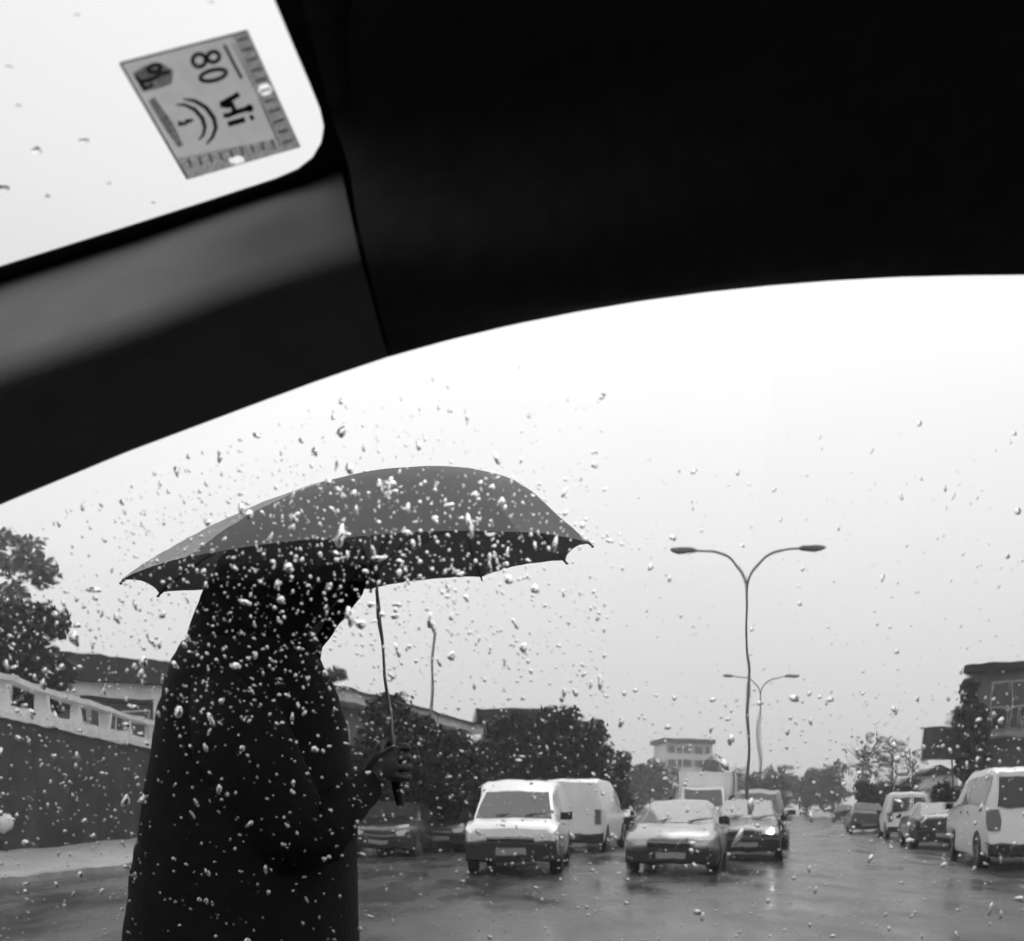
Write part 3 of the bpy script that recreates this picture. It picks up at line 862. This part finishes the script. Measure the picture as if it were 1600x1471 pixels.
for sg in (-1, 1):
    sh = J(B(392, 1125, sg * .17), .062, ch)
    if sg < 0:
        el = J(B(508, 1300, -.20), .045, sh)
        wr = J(Hs + Vector((-.055, -.06, -.05)), .028, el)
        pm = J(Hs + Vector((-.022, -.036, -.005)), .024, wr)
        for k in range(4):
            z = .034 - k * .021
            f1 = J(Hs + Vector((.008, -.034, z)), .0095, pm)
            f2 = J(Hs + Vector((.028, -.014, z * .95)), .009, f1)
            f3 = J(Hs + Vector((.022, .014, z * .92)), .0085, f2)
            J(Hs + Vector((-.002, .022, z * .9)), .0075, f3)
        t1 = J(Hs + Vector((-.032, -.012, .03)), .0105, pm)
        t2 = J(Hs + Vector((-.026, .016, .044)), .0095, t1)
        J(Hs + Vector((-.006, .028, .046)), .008, t2)
    else:
        el = J(B(420, 1330, .23), .045, sh)
        wr = J(B(470, 1500, .24), .028, el)
        pm = J(B(485, 1540, .24), .03, wr)
        for k in range(4):
            f1 = J(B(482 + k * 12, 1580, .24), .0095, pm)
            f2 = J(B(486 + k * 12, 1605, .238), .009, f1)
            J(B(484 + k * 12, 1628, .232), .008, f2)
        t1 = J(B(508, 1560, .225), .0105, pm)
        J(B(520, 1585, .222), .009, t1)
for sg in (-1, 1):
    hip = J(B(395, 1560, sg * .1), .105, pel)
    kn = J(Vector((pbase.x + .03, PD + sg * .11, .50)), .062, hip)
    an = J(Vector((pbase.x - .02, PD + sg * .12, .09)), .04, kn)
    J(Vector((pbase.x + .17, PD + sg * .13, .04)), .034, an)
me = bpy.data.meshes.new('body'); me.from_pydata(vts, eds, [])
bo = bpy.data.objects.new('body', me); COL.objects.link(bo)
sk = bo.modifiers.new('skin', 'SKIN'); sk.use_smooth_shade = True
for i, sv in enumerate(me.skin_vertices[0].data):
    sv.radius = (rad[i], rad[i]); sv.use_root = (i == 0)
ss = bo.modifiers.new('sub', 'SUBSURF'); ss.levels = 2; ss.render_levels = 2
bpy.context.view_layer.update()
dg = bpy.context.evaluated_depsgraph_get()
me2 = bpy.data.meshes.new_from_object(bo.evaluated_get(dg))
bo.modifiers.clear(); bo.data = me2; me2.name = 'body'
me2.materials.clear(); me2.materials.append(M_skin)
me2.polygons.foreach_set('use_smooth', [True] * len(me2.polygons))
bo.parent = person
def loft(rows, n=28, skip=None, power=2.4):
    mb = MB(); R = []
    for py, xl, xr, hd_ in rows:
        c = B((xl + xr) / 2, py); hw = (xr - xl) / 2 / F * PD
        ring = []
        for k in range(n):
            a = 2 * math.pi * k / n
            ca, sa = math.cos(a), math.sin(a)
            q = 2 / power
            w = 1 + 0.012 * math.sin(5 * a + py * .03)
            ring.append(pinv @ (c + Vector((hw * w * math.copysign(abs(ca) ** q, ca), hd_ * w * math.copysign(abs(sa) ** q, sa), 0))))
        R.append(ring)
    mb.rings(R, caps=False)
    if skip:
        mb.f = [f for i, f in enumerate(mb.f) if not skip(i // n, i % n, n)]
    return mb
coat = loft([(1004, 335, 478, .085), (1022, 300, 486, .16), (1050, 290, 500, .19), (1085, 282, 516, .215), (1130, 274, 530, .225), (1200, 260, 538, .23), (1300, 246, 546, .235), (1400, 231, 548, .25), (1471, 221, 549, .26), (1600, 205, 552, .28), (1800, 168, 560, .31), (1880, 164, 564, .32)]).build('coat', M_coat, person, 180)
so = coat.modifiers.new('thickness', 'SOLIDIFY'); so.thickness = .008
hood_rows = [(848, 425, 505, .045), (856, 392, 545, .085), (872, 366, 570, .112), (892, 352, 576, .124), (915, 342, 566, .127), (945, 326, 543, .125), (975, 316, 518, .128), (1000, 308, 496, .145), (1024, 304, 490, .15)]
def hood_skip(i, k, n):
    a = (k + .5) / n
    return 2 <= i <= 6 and (a < .085 or a > .915)
hood = loft(hood_rows, 28, hood_skip).build('hood', M_coat, person, 180)
so = hood.modifiers.new('thickness', 'SOLIDIFY'); so.thickness = .006
def limb(pts, r, nm, m, parent=person):
    mb = MB().tube([pinv @ Vector(p) for p in pts], r, 14)
    return mb.build(nm, m, parent, 180)
limb([B(392, 1105, -.15), B(425, 1170, -.21), B(488, 1285, -.205), B(508, 1308, -.20), B(520, 1300, -.195), B(508, 1300, -.2).lerp(Hs + Vector((-.055, -.06, -.05)), .55), B(508, 1300, -.2).lerp(Hs + Vector((-.055, -.06, -.05)), 1.02)], [.08, .088, .072, .068, .064, .050, .038], 'sleeve', M_coat)
limb([B(392, 1105, .15), B(395, 1170, .22), B(420, 1330, .245), B(470, 1490, .25)], [.075, .085, .07, .05], 'sleeve', M_coat)
for sg in (-1, 1):
    limb([B(395, 1580, sg * .1), (pbase.x + .03, PD + sg * .11, .50), (pbase.x - .015, PD + sg * .12, .10)], [.115, .085, .075], 'trouser_leg', M_trou)
    limb([(pbase.x - .07, PD + sg * .12, .055), (pbase.x - .02, PD + sg * .12, .07), (pbase.x + .1, PD + sg * .128, .055), (pbase.x + .2, PD + sg * .135, .042)], [.04, .055, .05, .032], 'shoe', M_shoe)
    e = B(508, 925, sg * .032)
    MB().rings([[pinv @ (e + Vector((math.cos(t) * .011, math.cos(a) * math.sin(t) * .011, math.sin(a) * math.sin(t) * .011))) for a in [2 * math.pi * q / 10 for q in range(10)]] for t in [math.pi * (q + .5) / 6 for q in range(6)]]).build('eye', mat('eye_wet', 0.3, 0.1, 0.1, 5), person, 180)

# ------------------------------------------------------------------ the car we sit in
car = tag(empty('car', (0.3, 0.2, 0.0)), 'dark inside of the car we look out of, with roof lining, pillar and wet windows', 'car')
cinv = Matrix.Translation(-Vector((0.3, 0.2, 0.0)))
def cb(mb, nm, m, smooth=None, parent=car):
    mb.v = [tuple(cinv @ Vector(p)) for p in mb.v]
    return mb.build(nm, m, parent, smooth)
M_trim = mat('grey_pillar_trim', 0.20, 0.75, 0.06, 30, spec=0.25, bump=0.15, bscale=500)
M_head = mat('dark_roof_lining', 0.085, 0.95, 0.12, 60, spec=0.1, bump=0.2, bscale=700)
M_rub = mat('black_rubber', 0.012, 0.6, 0.2, 20, spec=0.3)
M_body = mat('own_car_paint', 0.05, 0.3, 0.05, 2, coat=0.5)
# side window plane: y + .25 (z - EYE) = .75 ; windshield plane: z = 1.702 + .2917 x
def on_side(px, py, off=0.0):
    dz = (HZ - py) / F
    y = (.75 + off) / (1 + .25 * dz)
    return P(px, py, y)
def on_ws(px, py, off=0.0):
    dx, dz = (px - 800) / F, (HZ - py) / F
    y = (.452 + off) / (dz - .2917 * dx)
    return P(px, py, y)
WTOP = [(-900, 1185), (-600, 1052), (-300, 920), (0, 789), (200, 706), (400, 631), (500, 594), (600, 560), (700, 532), (800, 508), (900, 488), (1000, 471), (1100, 457.5), (1200, 447), (1300, 439), (1400, 433.5), (1500, 431), (1600, 430), (1800, 431), (2100, 436), (2500, 447)]
SEAL = [(-900, 744), (-600, 640), (-300, 538), (0, 437), (200, 374), (400, 306), (500, 276), (535, 262)]
WS = [(-900, 706), (-600, 606), (-300, 512), (0, 416), (160, 366), (320, 315), (430, 279), (465, 264), (488, 246), (502, 222), (506, 196), (500, 168), (484, 128), (460, 72), (430, 0), (386, -110), (300, -330)]
CREASE = [(-900, 905), (-600, 800), (-300, 695), (0, 588), (200, 523), (350, 463), (450, 430), (560, 396)]
def wtop(px): return interp(px, WTOP)
# ---- pillar trim: upper facet to the crease, lower facet back to the window
rows = []
nprof = 14
NT = 26
XL = -900
def profile_at(k):
    """pixel profile from the glass seal down to the window edge, k in 0..1 to the seam"""
    if k == 1:
        top_, cr_, bot_ = (533, 260), (561, 396), (606, wtop(606))
    else:
        xt = lerp(XL, 533, k); xc = lerp(XL, 561, k); xb = lerp(XL, 606, k)
        top_, cr_, bot_ = (xt, interp(xt, SEAL)), (xc, interp(xc, CREASE)), (xb, wtop(xb))
    a = on_ws(top_[0], top_[1] - 4, 0.0) + Vector((0, 0, -.004))
    c = P(cr_[0], cr_[1], .568 + .03 * max(0, (300 - cr_[0]) / 1200))
    b = on_side(bot_[0], bot_[1], -.012)
    pts = []
    # quadratic-ish rounded crease
    for i in range(nprof):
        t = i / (nprof - 1)
        if t < .42:
            pts.append(a.lerp(c, t / .5))
        elif t > .58:
            pts.append(c.lerp(b, (t - .5) / .5))
        else:
            q = (t - .42) / .16
            p0, p2 = a.lerp(c, .84), c.lerp(b, .16)
            pts.append(p0 * (1 - q) ** 2 + c * 2 * q * (1 - q) + p2 * q ** 2)
    return pts
rows = [profile_at(i / NT) for i in range(NT + 1)]
cb(MB().grid(rows), 'pillar_trim', M_trim, 180)
endp = rows[-1]
# ---- roof lining: begins just behind the seam
GAP = .0026
NR = 24
rows = []
PXS = [611] + list(range(630, 1700, 30)) + list(range(1700, 2500, 100))
X0 = endp[-1].x + GAP
for i, px in enumerate(PXS):
    w = on_side(px, wtop(px), -.012)
    x = w.x
    k = min(1.0, max(0.0, (x - X0) / .40)); k = k * k * (3 - 2 * k)
    row = []
    # plain section: up and inwards
    prof = [(w.y, w.z), (w.y - .03, w.z + .002), (w.y - .065, w.z + .015), (w.y - .095, w.z + .04), (w.y - .13, w.z + .066), (w.y - .19, w.z + .088), (w.y - .28, w.z + .10), (.2, w.z + .108), (0, w.z + .11), (-.25, w.z + .10), (-.45, w.z + .06), (-.6, w.z - .02)]
    prof = [(y, min(z, 1.715 + .02 * min(1, (x + .1) / .4))) for y, z in prof]
    q0 = [(endp[-1].y, endp[-1].z), (lerp(endp[-1].y, .568, .5), lerp(endp[-1].z, P(561, 396, .568).z, .5)), (.575, P(561, 396, .568).z - .002), (.57, P(561, 396, .568).z + .025), (.585, 1.64), (.575, 1.668), (.50, 1.672), (.2, 1.674), (0, 1.674), (-.25, 1.672), (-.45, 1.66), (-.6, 1.6)]
    q0[0] = (w.y, w.z)
    for (a, b), (c, d) in zip(q0, prof):
        row.append(Vector((x, lerp(a, c, k), lerp(b, d, k))))
    if i == 0:      # follow the slanted seam
        for j, p in enumerate(row[:6]):
            t = 1 - j / 5.0
            ref = endp[int(round(t * (nprof - 1)))]
            p.x = ref.x + GAP
    rows.append(row)
lin = MB().grid(rows)
ro = cb(lin, 'roof_lining', M_head, 180)
# backing behind the seam so no light leaks
cb(MB().grid([[p + (Vector((dx, .009, -.006)) if i < 6 else Vector((dx, .006, .012))) for i, p in enumerate(endp)] for dx in (-.003, .016)]), 'seam_backing', M_rub, 180)
# header trim between windscreen and lining
cb(MB().grid([[(-.112, y, 1.6695 if y > -.5 else 1.62), (-.104, y, 1.667), (-.095, y, 1.668), (-.085, y, 1.675), (-.06, y, 1.70)] for y in (.60, .52, .4, .2, 0, -.2, -.42, -.58)]), 'header_trim', M_head, 180)

# ---- windscreen: glass with black border
def ws_z(x):
    return 1.702 + .2917 * x if x > -.45 else 1.5707 + .62 * (x + .45)
# outline of the opening in plan: right edge from pixels, mirrored at the left
edge = [on_ws(px, py) for px, py in WS]
M_wglass = thin_glass('windshield_glass', 0.72)
rows = []
for x in [-.105, -.16, -.22, -.28, -.34, -.4, -.45, -.6, -.8, -1.0, -1.3]:
    rows.append([(x, lerp(-.62, .72, j / 12), ws_z(x) + .004) for j in range(13)])
cb(MB().grid(rows), 'windshield', M_wglass, 180)
# black border ring on the inside of the glass
inner = [on_ws(px, py, -.0015) for px, py in WS if px > -650]
outer = []
for i, p in enumerate(inner):
    a = inner[max(0, i - 1)]; b = inner[min(len(inner) - 1, i + 1)]
    d = (b - a); d.z = 0; d.normalize()
    nn = Vector((-d.y, d.x, 0))
    q = p + nn * .05
    q.z = p.z + .2917 * (q.x - p.x)
    outer.append(q)
cb(MB().grid([inner, outer]), 'windshield_border', M_rub)
cb(MB().grid([[p for p in inner], [p + Vector((0, 0, -.0012)) for p in inner]]), 'windshield_seal', M_rub)
# ---- side glass
M_sglass = glass_mat('wet_side_glass', 1.45, 0.985)
Nn = Vector((0, 1, .25)).normalized(); Vv = Vector((0, -.25, 1)).normalized(); O0 = Vector((0, .75, EYE))
def side_pt(x, v, off=0.0):
    return O0 + Vector((x, 0, 0)) + Vv * v + Nn * off
NX, NV = 560, 260
x0, x1, v0, v1 = -.62, .70, -.26, .42
TH = .0032
def film(x, v):
    a = noise.noise(Vector((x * 95, v * 38, 3.1))) * 1.0
    b = noise.noise(Vector((x * 210, v * 60, 8.4))) * .38
    b += noise.noise(Vector((x * 330, v * 45, 5.5))) * .2
    c = noise.noise(Vector((x * 30, v * 16, 1.7))) * 1.2
    wet = min(1.0, max(0.05, (.27 - v) / .12))     # water gathers low on the pane, the top stays dry
    return (a + b + c) * 37e-6 * wet
mb = MB()
vv = []
rim_tab = []
for px_ in range(-900, 2501, 25):
    p_ = on_side(px_, wtop(px_)); rim_tab.append((p_.x, (p_ - O0).dot(Vv) + .012))
VT = [interp(lerp(x0, x1, i / NX), rim_tab) for i in range(NX + 1)]
for j in range(NV + 1):
    for i in range(NX + 1):
        x = lerp(x0, x1, i / NX)
        v = lerp(v0, VT[i], j / NV)
        vv.append(side_pt(x, v, TH + film(x, v)))
ff = [(j * (NX + 1) + i, j * (NX + 1) + i + 1, (j + 1) * (NX + 1) + i + 1, (j + 1) * (NX + 1) + i) for j in range(NV) for i in range(NX)]
mb.add(vv, [f[::-1] for f in ff])
K = (NX + 1) * (NV + 1)
mb.add([side_pt(lerp(x0, x1, i / NX), v0) for i in range(NX + 1)] + [side_pt(lerp(x0, x1, i / NX), VT[i]) for i in range(NX + 1)],
       [(i, i + 1, NX + 2 + i, NX + 1 + i) for i in range(NX)])
# closed rim
I0, I1, T0 = K, K + NX + 1, NV * (NX + 1)
for i in range(NX):
    mb.f.append((i, i + 1, I0 + i + 1, I0 + i)); mb.f.append((T0 + i, T0 + i + 1, I1 + i + 1, I1 + i))
mb.f.append(tuple([j * (NX + 1) for j in range(NV + 1)] + [I1, I0]))
mb.f.append(tuple([j * (NX + 1) + NX for j in range(NV + 1)] + [I1 + NX, I0 + NX]))
sg_o = cb(mb, 'side_window', M_sglass, 30)
fix_normals(sg_o)
me_ = sg_o.data
me_.polygons.foreach_set('use_smooth', [len(p.vertices) == 4 and p.index < NX * NV for p in me_.polygons])
# ---- door frame: black seal round the top of the window, outer frame and door below
frame_px = [px for px in range(-900, 2501, 50)]
ins = [on_side(px, wtop(px), -.012) for px in frame_px]
ous = [on_side(px, wtop(px), .012) for px in frame_px]
cb(MB().grid([ins, [p + Vector((0, .004, .004)) for p in ins], ous]), 'window_seal', M_rub)
oo = [p + Vector((0, .01, .10)) - Vv * 0 for p in ous]
cb(MB().grid([[p + Nn * .001 for p in ous], [p + Nn * .012 + Vv * .01 for p in ous], [p + Nn * .012 + Vv * .075 for p in ous]]), 'door_frame', M_body, 60)
# outer roof skin
rows = []
for x in (-.095, -.06, 0, .2, .5, 1.0, 1.7):
    rows.append([(x, y, z + .012 * min(1, (x + .1) / .3)) for y, z in ((.70, 1.63), (.685, 1.70), (.6, 1.755), (.4, 1.78), (0, 1.79), (-.3, 1.78), (-.52, 1.74), (-.62, 1.62))])
cb(MB().grid(rows), 'roof_panel', M_body, 180)
# outer pillar skin
cb(MB().grid([[profile_at(i / NT)[0] + Vector((0, .01, .012)) for i in range(NT + 1)], [on_side(lerp(XL, 606, i / NT), wtop(lerp(XL, 606, i / NT)), .03) + Vector((0, 0, .05)) for i in range(NT + 1)]]), 'pillar_skin', M_body, 180)
# door below the window, left flank, rear bulkhead, dashboard, floor
VB = -.25
dr = MB()
pa, pb_ = side_pt(-1.6, VB), side_pt(1.0, VB)
rows = []
for x in (-1.6, -.8, 0, .6, 1.0):
    rows.append([(x, .745, .25), (x, .76, .75), (x, side_pt(0, VB).y - .03, side_pt(0, VB).z), (x, side_pt(0, VB).y + .03, side_pt(0, VB).z), (x, .92, .8), (x, .93, .5), (x, .88, .25)])
cb(dr.rings(rows), 'door', M_plast, 50)
cb(MB().box((.9, .60, .9), (1.08, .70, 1.66)), 'door_pillar', M_plast)
cb(MB().box((1.05, .64, .25), (1.9, .9, 1.66)), 'rear_side_panel', M_plast)
cb(MB().box((-1.6, -.95, .25), (1.9, -.80, 1.02)), 'driver_door', M_plast)
cb(MB().box((.55, -.80, 1.0), (1.9, -.66, 1.66)), 'driver_side_panel', M_plast)
cb(MB().box((-.2, -.72, 1.56), (.56, -.56, 1.70)), 'driver_roof_rail', M_plast)
cb(MB().beam((-.15, -.66, 1.62), (-1.4, -.8, 1.02), .1, .08), 'driver_pillar', M_plast)
cb(MB().add([(-1.3, -.80, 1.02), (.56, -.80, 1.02), (.56, -.66, 1.6), (-.16, -.66, 1.6)], [(0, 1, 2, 3)]), 'driver_window', thin_glass('driver_window_glass', .8))
cb(MB().box((1.85, -.9, .25), (1.92, .9, 1.75)), 'bulkhead', M_plast)
cb(MB().box((-1.6, -.9, .22), (1.9, .9, .26)), 'floor', M_plast)
rows = []
for y in (-.8, -.4, 0, .4, .8):
    rows.append([(-1.45, y, .95), (-1.2, y, 1.0), (-.85, y, .98), (-.68, y, .92), (-.62, y, .7), (-.7, y, .3), (-1.45, y, .3)])
cb(MB().rings(rows), 'dashboard', M_plast, 50)
for yy in (.35, -.42):
    bk = [(0.55, .62), (.66, .65), (.82, 1.18), (.78, 1.22), (.70, 1.2), (.56, .7)]
    cb(MB().rings([[(x + .35 * 0, y, z) for x, z in bk] for y in (yy - .22, yy + .22)]), 'seat_back', M_plast, 50)
    cb(MB().rings([[(x, y, z) for x, z in ((.0, .42), (.55, .42), (.6, .58), (.05, .62))] for y in (yy - .24, yy + .24)]), 'seat_cushion', M_plast, 50)

# ------------------------------------------------------------------ inspection sticker on the windscreen
def st(u_, v_):      # traced in an enlarged crop: 1600 units = 360 px
    return 160 + u_ / 4.4444, 20 + v_ / 4.4444
def sw(u_, v_, off):
    return on_ws(*st(u_, v_), off)
c4 = [(118, 350), (1010, 122), (1380, 935), (590, 1162)]
sroot = tag(empty('inspection_sticker', sw(750, 640, 0)), 'small grey inspection sticker with dark print in the corner of the windscreen', 'sticker')
sinv = Matrix.Translation(-sroot.location)
def sbld(mb, nm, m):
    mb.v = [tuple(sinv @ Vector(p)) for p in mb.v]
    return mb.build(nm, m, sroot)
M_stk = mat('sticker_paper', 0.52, 0.5, 0.06, 90, transl=0.72)
M_stk2 = mat('sticker_band_print', 0.75, 0.5, 0.3, 420, transl=0.8)
M_ink = mat('black_ink', 0.008, 0.5, 0.2, 60)
M_ink2 = mat('grey_ink', 0.055, 0.5, 0.3, 200, transl=0.3)
M_ink3 = mat('faded_ink', 0.4, 0.5, 0.45, 300, transl=0.7)
M_hole = mat('white_paper', 0.95, 0.4, 0.02, 50, transl=0.75)
O = -.0012
HOLES = [(1130, 533, 46, 42), (932, 1022, 52, 27)]
def sheet(q, nm, m, o_, n=70):
    mb = MB(); idx = {}
    def V(i, j):
        if (i, j) not in idx:
            a_, b_ = i / n, j / n
            x_ = lerp(lerp(q[0][0], q[1][0], a_), lerp(q[3][0], q[2][0], a_), b_)
            y_ = lerp(lerp(q[0][1], q[1][1], a_), lerp(q[3][1], q[2][1], a_), b_)
            idx[(i, j)] = len(mb.v); mb.v.append(tuple(sw(x_, y_, o_)))
            mb_uv.append((x_, y_))
        return idx[(i, j)]
    mb_uv = []
    for i in range(n):
        for j in range(n):
            f = (V(i, j), V(i + 1, j), V(i + 1, j + 1), V(i, j + 1))
            cx = sum(mb_uv[k][0] for k in f) / 4; cy = sum(mb_uv[k][1] for k in f) / 4
            if any(((cx - h[0]) / h[2]) ** 2 + ((cy - h[1]) / h[3]) ** 2 < 1 for h in HOLES): continue
            mb.f.append(f)
    return sbld(mb, nm, m)
sheet(c4, 'paper', M_stk, O)
O1, O2 = O - .0006, O - .0009
def poly(pts, nm, m, o_=O1):
    return sbld(MB().add([sw(*p, o_) for p in pts], [tuple(range(len(pts)))]), nm, m)
def stroke(lines, w, nm, m, o_=O2):
    mb = MB()
    for ln in lines:
        L_, R_ = [], []
        for i, p in enumerate(ln):
            a = ln[max(0, i - 1)]; b = ln[min(len(ln) - 1, i + 1)]
            dx, dy = b[0] - a[0], b[1] - a[1]; l = math.hypot(dx, dy) or 1
            ww = 1.25 * w if not hasattr(w, '__len__') else 1.25 * w[min(i, len(w) - 1)]
            L_.append(sw(p[0] - dy / l * ww / 2, p[1] + dx / l * ww / 2, o_)); R_.append(sw(p[0] + dy / l * ww / 2, p[1] - dx / l * ww / 2, o_))
        mb.grid([L_, R_])
    return sbld(mb, nm, m)
sheet([(898, 152), (1008, 124), (1378, 934), (1240, 968)], 'edge_band', M_stk2, O1, 50)
sheet([(520, 1010), (1190, 880), (1236, 966), (592, 1158)], 'lower_band', M_stk2, O1, 50)
def ell(cx, cy, rx, ry, rot=0, n=24, a0=0, a1=360):
    r = math.radians(rot); o_ = []
    for k in range(n + 1):
        a = math.radians(lerp(a0, a1, k / n))
        x, y = rx * math.cos(a), ry * math.sin(a)
        o_.append((cx + x * math.cos(r) - y * math.sin(r), cy + x * math.sin(r) + y * math.cos(r)))
    return o_
stroke([ell(672, 332, 46, 44, -14), ell(770, 308, 42, 36, -14)], 24, 'printed_digit', M_ink2)
stroke([ell(770, 435, 92, 36, -14, 30)], 24, 'printed_digit', M_ink2)
stroke([[(846, 225), (905, 340), (968, 458)]], 17, 'printed_line', M_ink2)
stroke([[(905, 215), (1050, 520)], [(1090, 600), (1235, 930)]], 7, 'printed_line', M_ink3)
stroke([[(950, 566), (818, 640)], [(818, 640), (870, 646), (915, 634)]], 30, 'printed_letter', M_ink)
stroke([[(1046, 658), (930, 690), (868, 716), (840, 712)], [(1012, 640), (1030, 690)], [(908, 655), (925, 712)]], 28, 'printed_letter', M_ink)
stroke([[(990, 742), (872, 776)], [(1050, 722), (1026, 736)]], 30, 'printed_letter', M_ink)
stroke([[(560, 600), (640, 612), (720, 660), (775, 735), (788, 800), (765, 865), (722, 915)]], [8, 22, 26, 26, 24, 20, 10], 'printed_arc', M_ink2)
stroke([[(510, 640), (570, 640), (640, 672), (695, 735), (712, 800), (700, 850), (668, 885)]], [8, 18, 24, 26, 22, 18, 8], 'printed_arc', M_ink2)
stroke([[(525, 772), (585, 772)], [(575, 760), (632, 744)]], [30, 14], 'printed_mark', M_ink2)
poly([(210, 420), (300, 365), (400, 345), (495, 400), (480, 495), (380, 530), (280, 552)], 'printed_emblem', M_ink3)
stroke([ell(362, 388, 44, 26, -14), [(255, 480), (330, 470), (420, 420), (470, 410)], [(230, 440), (300, 530), (350, 500)]], 22, 'printed_emblem', M_ink2)
stroke([[(340, 600), (470, 800), (545, 930)]], [40, 55, 30], 'printed_text_block', M_ink3)
stroke([[(122, 352), (1006, 126)], [(122, 352), (590, 1155)]], 12, 'printed_border', M_ink2)
tk = []
for k in range(9):
    t = (k + .5) / 9
    x, y = lerp(560, 1210, t), lerp(1060, 905, t)
    tk.append([(x, y - 34), (x + 22, y + 26)])
stroke(tk, 15, 'printed_month_tick', M_ink3)
tk = []
for k in range(11):
    t = (k + .5) / 11
    x, y = lerp(955, 1300, t), lerp(150, 930, t)
    tk.append([(x - 34, y + 10), (x + 40, y - 12)])
stroke(tk, 17, 'printed_month_tick', M_ink3)

# ------------------------------------------------------------------ raindrops on the panes
M_water = glass_mat('rain_water', 1.33)
def drop(mb, c, U_, V_, Nn_, r, el, rot, hgt, n=12):
    ph = [random.uniform(0, 6.28) for _ in range(3)]
    am = [random.uniform(.02, .28), random.uniform(.02, .22), random.uniform(0, .12)]
    k0 = len(mb.v)
    cr_, sr_ = math.cos(rot), math.sin(rot)
    prof = ((1.0, 0.0), (.97, .22), (.86, .52), (.66, .78), (.36, .95))
    for rho, hh in prof:
        for k in range(n):
            a = 2 * math.pi * k / n
            q = r * rho * (1 + am[0] * math.sin(2 * a + ph[0]) + am[1] * math.sin(3 * a + ph[1]) + am[2] * math.sin(5 * a + ph[2]))
            x, y = q * math.cos(a), q * math.sin(a) * el
            x, y = x * cr_ - y * sr_, x * sr_ + y * cr_
            mb.v.append(tuple(c + U_ * x + V_ * y + Nn_ * (hgt * r * hh)))
    mb.v.append(tuple(c + Nn_ * (hgt * r)))
    for i in range(len(prof) - 1):
        for k in range(n):
            mb.f.append((k0 + i * n + k, k0 + i * n + (k + 1) % n, k0 + (i + 1) * n + (k + 1) % n, k0 + (i + 1) * n + k))
    L = k0 + (len(prof) - 1) * n
    for k in range(n):
        mb.f.append((L + k, L + (k + 1) % n, k0 + len(prof) * n))
    mb.f.append(tuple(k0 + k for k in range(n))[::-1])
def dens(px, py):
    if py < wtop(px) + 40: return 0.0
    d = interp(py, [(560, 0.0), (640, .06), (700, .16), (760, .42), (850, .62), (1000, .6), (1100, .62), (1300, .5), (1471, .4), (1600, .4)])
    g = math.exp(-((px - 560) / 330) ** 2 - ((py - 850) / 190) ** 2)
    d = max(0, min(1, d)) + .5 * g
    if px > 950 and py < 1080:
        d *= .27
    if px < 180 and py < 900: d *= .5
    if 220 < px < 550 and py > 1130: d *= .42
    return d
mb = MB()
ndrop = 0
for _ in range(38000):
    px = random.uniform(-250, 1900); py = random.uniform(560, 1500)
    if random.random() > dens(px, py) * .55: continue
    size = min(7.5, random.lognormvariate(math.log(1.12), .62))     # radius in photo pixels
    if px > 950 and py < 1080: size *= .72
    if py > 1120 and px > 560: size *= .78
    p = on_side(px, py, .0)
    v = (p - O0).dot(Vv); x = p.x
    r = size / F * p.y
    c = side_pt(x, v, TH + .00012)
    el = random.uniform(.85, 1.25) if random.random() < .6 else random.uniform(1.3, 2.8)
    rot = random.gauss(0, .35) if random.random() < .75 else random.uniform(.9, 2.0)
    drop(mb, c, Vector((1, 0, 0)), Vv, Nn, r, el, rot, random.uniform(.38, .8), 12)
    ndrop += 1
print('drops', ndrop)
o = mb.build('raindrops', M_water, None, 180)
tag(o, 'raindrops covering the outside of the side window', 'raindrops', kind='stuff')
mb = MB()
wn = Vector((-.2917, 0, 1)).normalized(); wv = Vector((1, 0, .2917)).normalized()
spots = [(58, 249, 7), (132, 234, 5), (4, 309, 8), (75, 320, 4), (170, 300, 3), (30, 180, 3), (240, 330, 3), (15, 120, 3), (120, 40, 2.5), (330, 20, 2.5)]
for px, py, s_ in spots:
    p = on_ws(px, py)
    c = Vector((p.x, p.y, ws_z(p.x) + .004)) + wn * .0008
    drop(mb, c, Vector((0, -1, 0)), wv, wn, s_ / F * .62, random.uniform(.9, 1.5), random.uniform(-.5, .5), .4)
o = fix_normals(mb.build('raindrops', M_water, None, 180))
tag(o, 'few raindrops on the windscreen beside the sticker', 'raindrops', kind='stuff')

# ------------------------------------------------------------------ rain haze
hm = bpy.data.materials.new('rain_haze'); hm.use_nodes = True
t = hm.node_tree; t.nodes.clear()
ho = N(t, 'ShaderNodeOutputMaterial'); hv = N(t, 'ShaderNodeVolumePrincipled')
hv.inputs['Color'].default_value = (.95, .95, .95, 1)
hv.inputs['Density'].default_value = 0.0014
hv.inputs['Density Attribute'].default_value = ''
hm.cycles.homogeneous_volume = True
hv.inputs['Anisotropy'].default_value = 0.2
t.links.new(hv.outputs[0], ho.inputs['Volume'])
hz = MB().box((-600, -600, -1.0), (600, 600, 17.0)).build('haze', hm)
tag(hz, 'pale rain haze over the whole street', 'haze', kind='stuff')
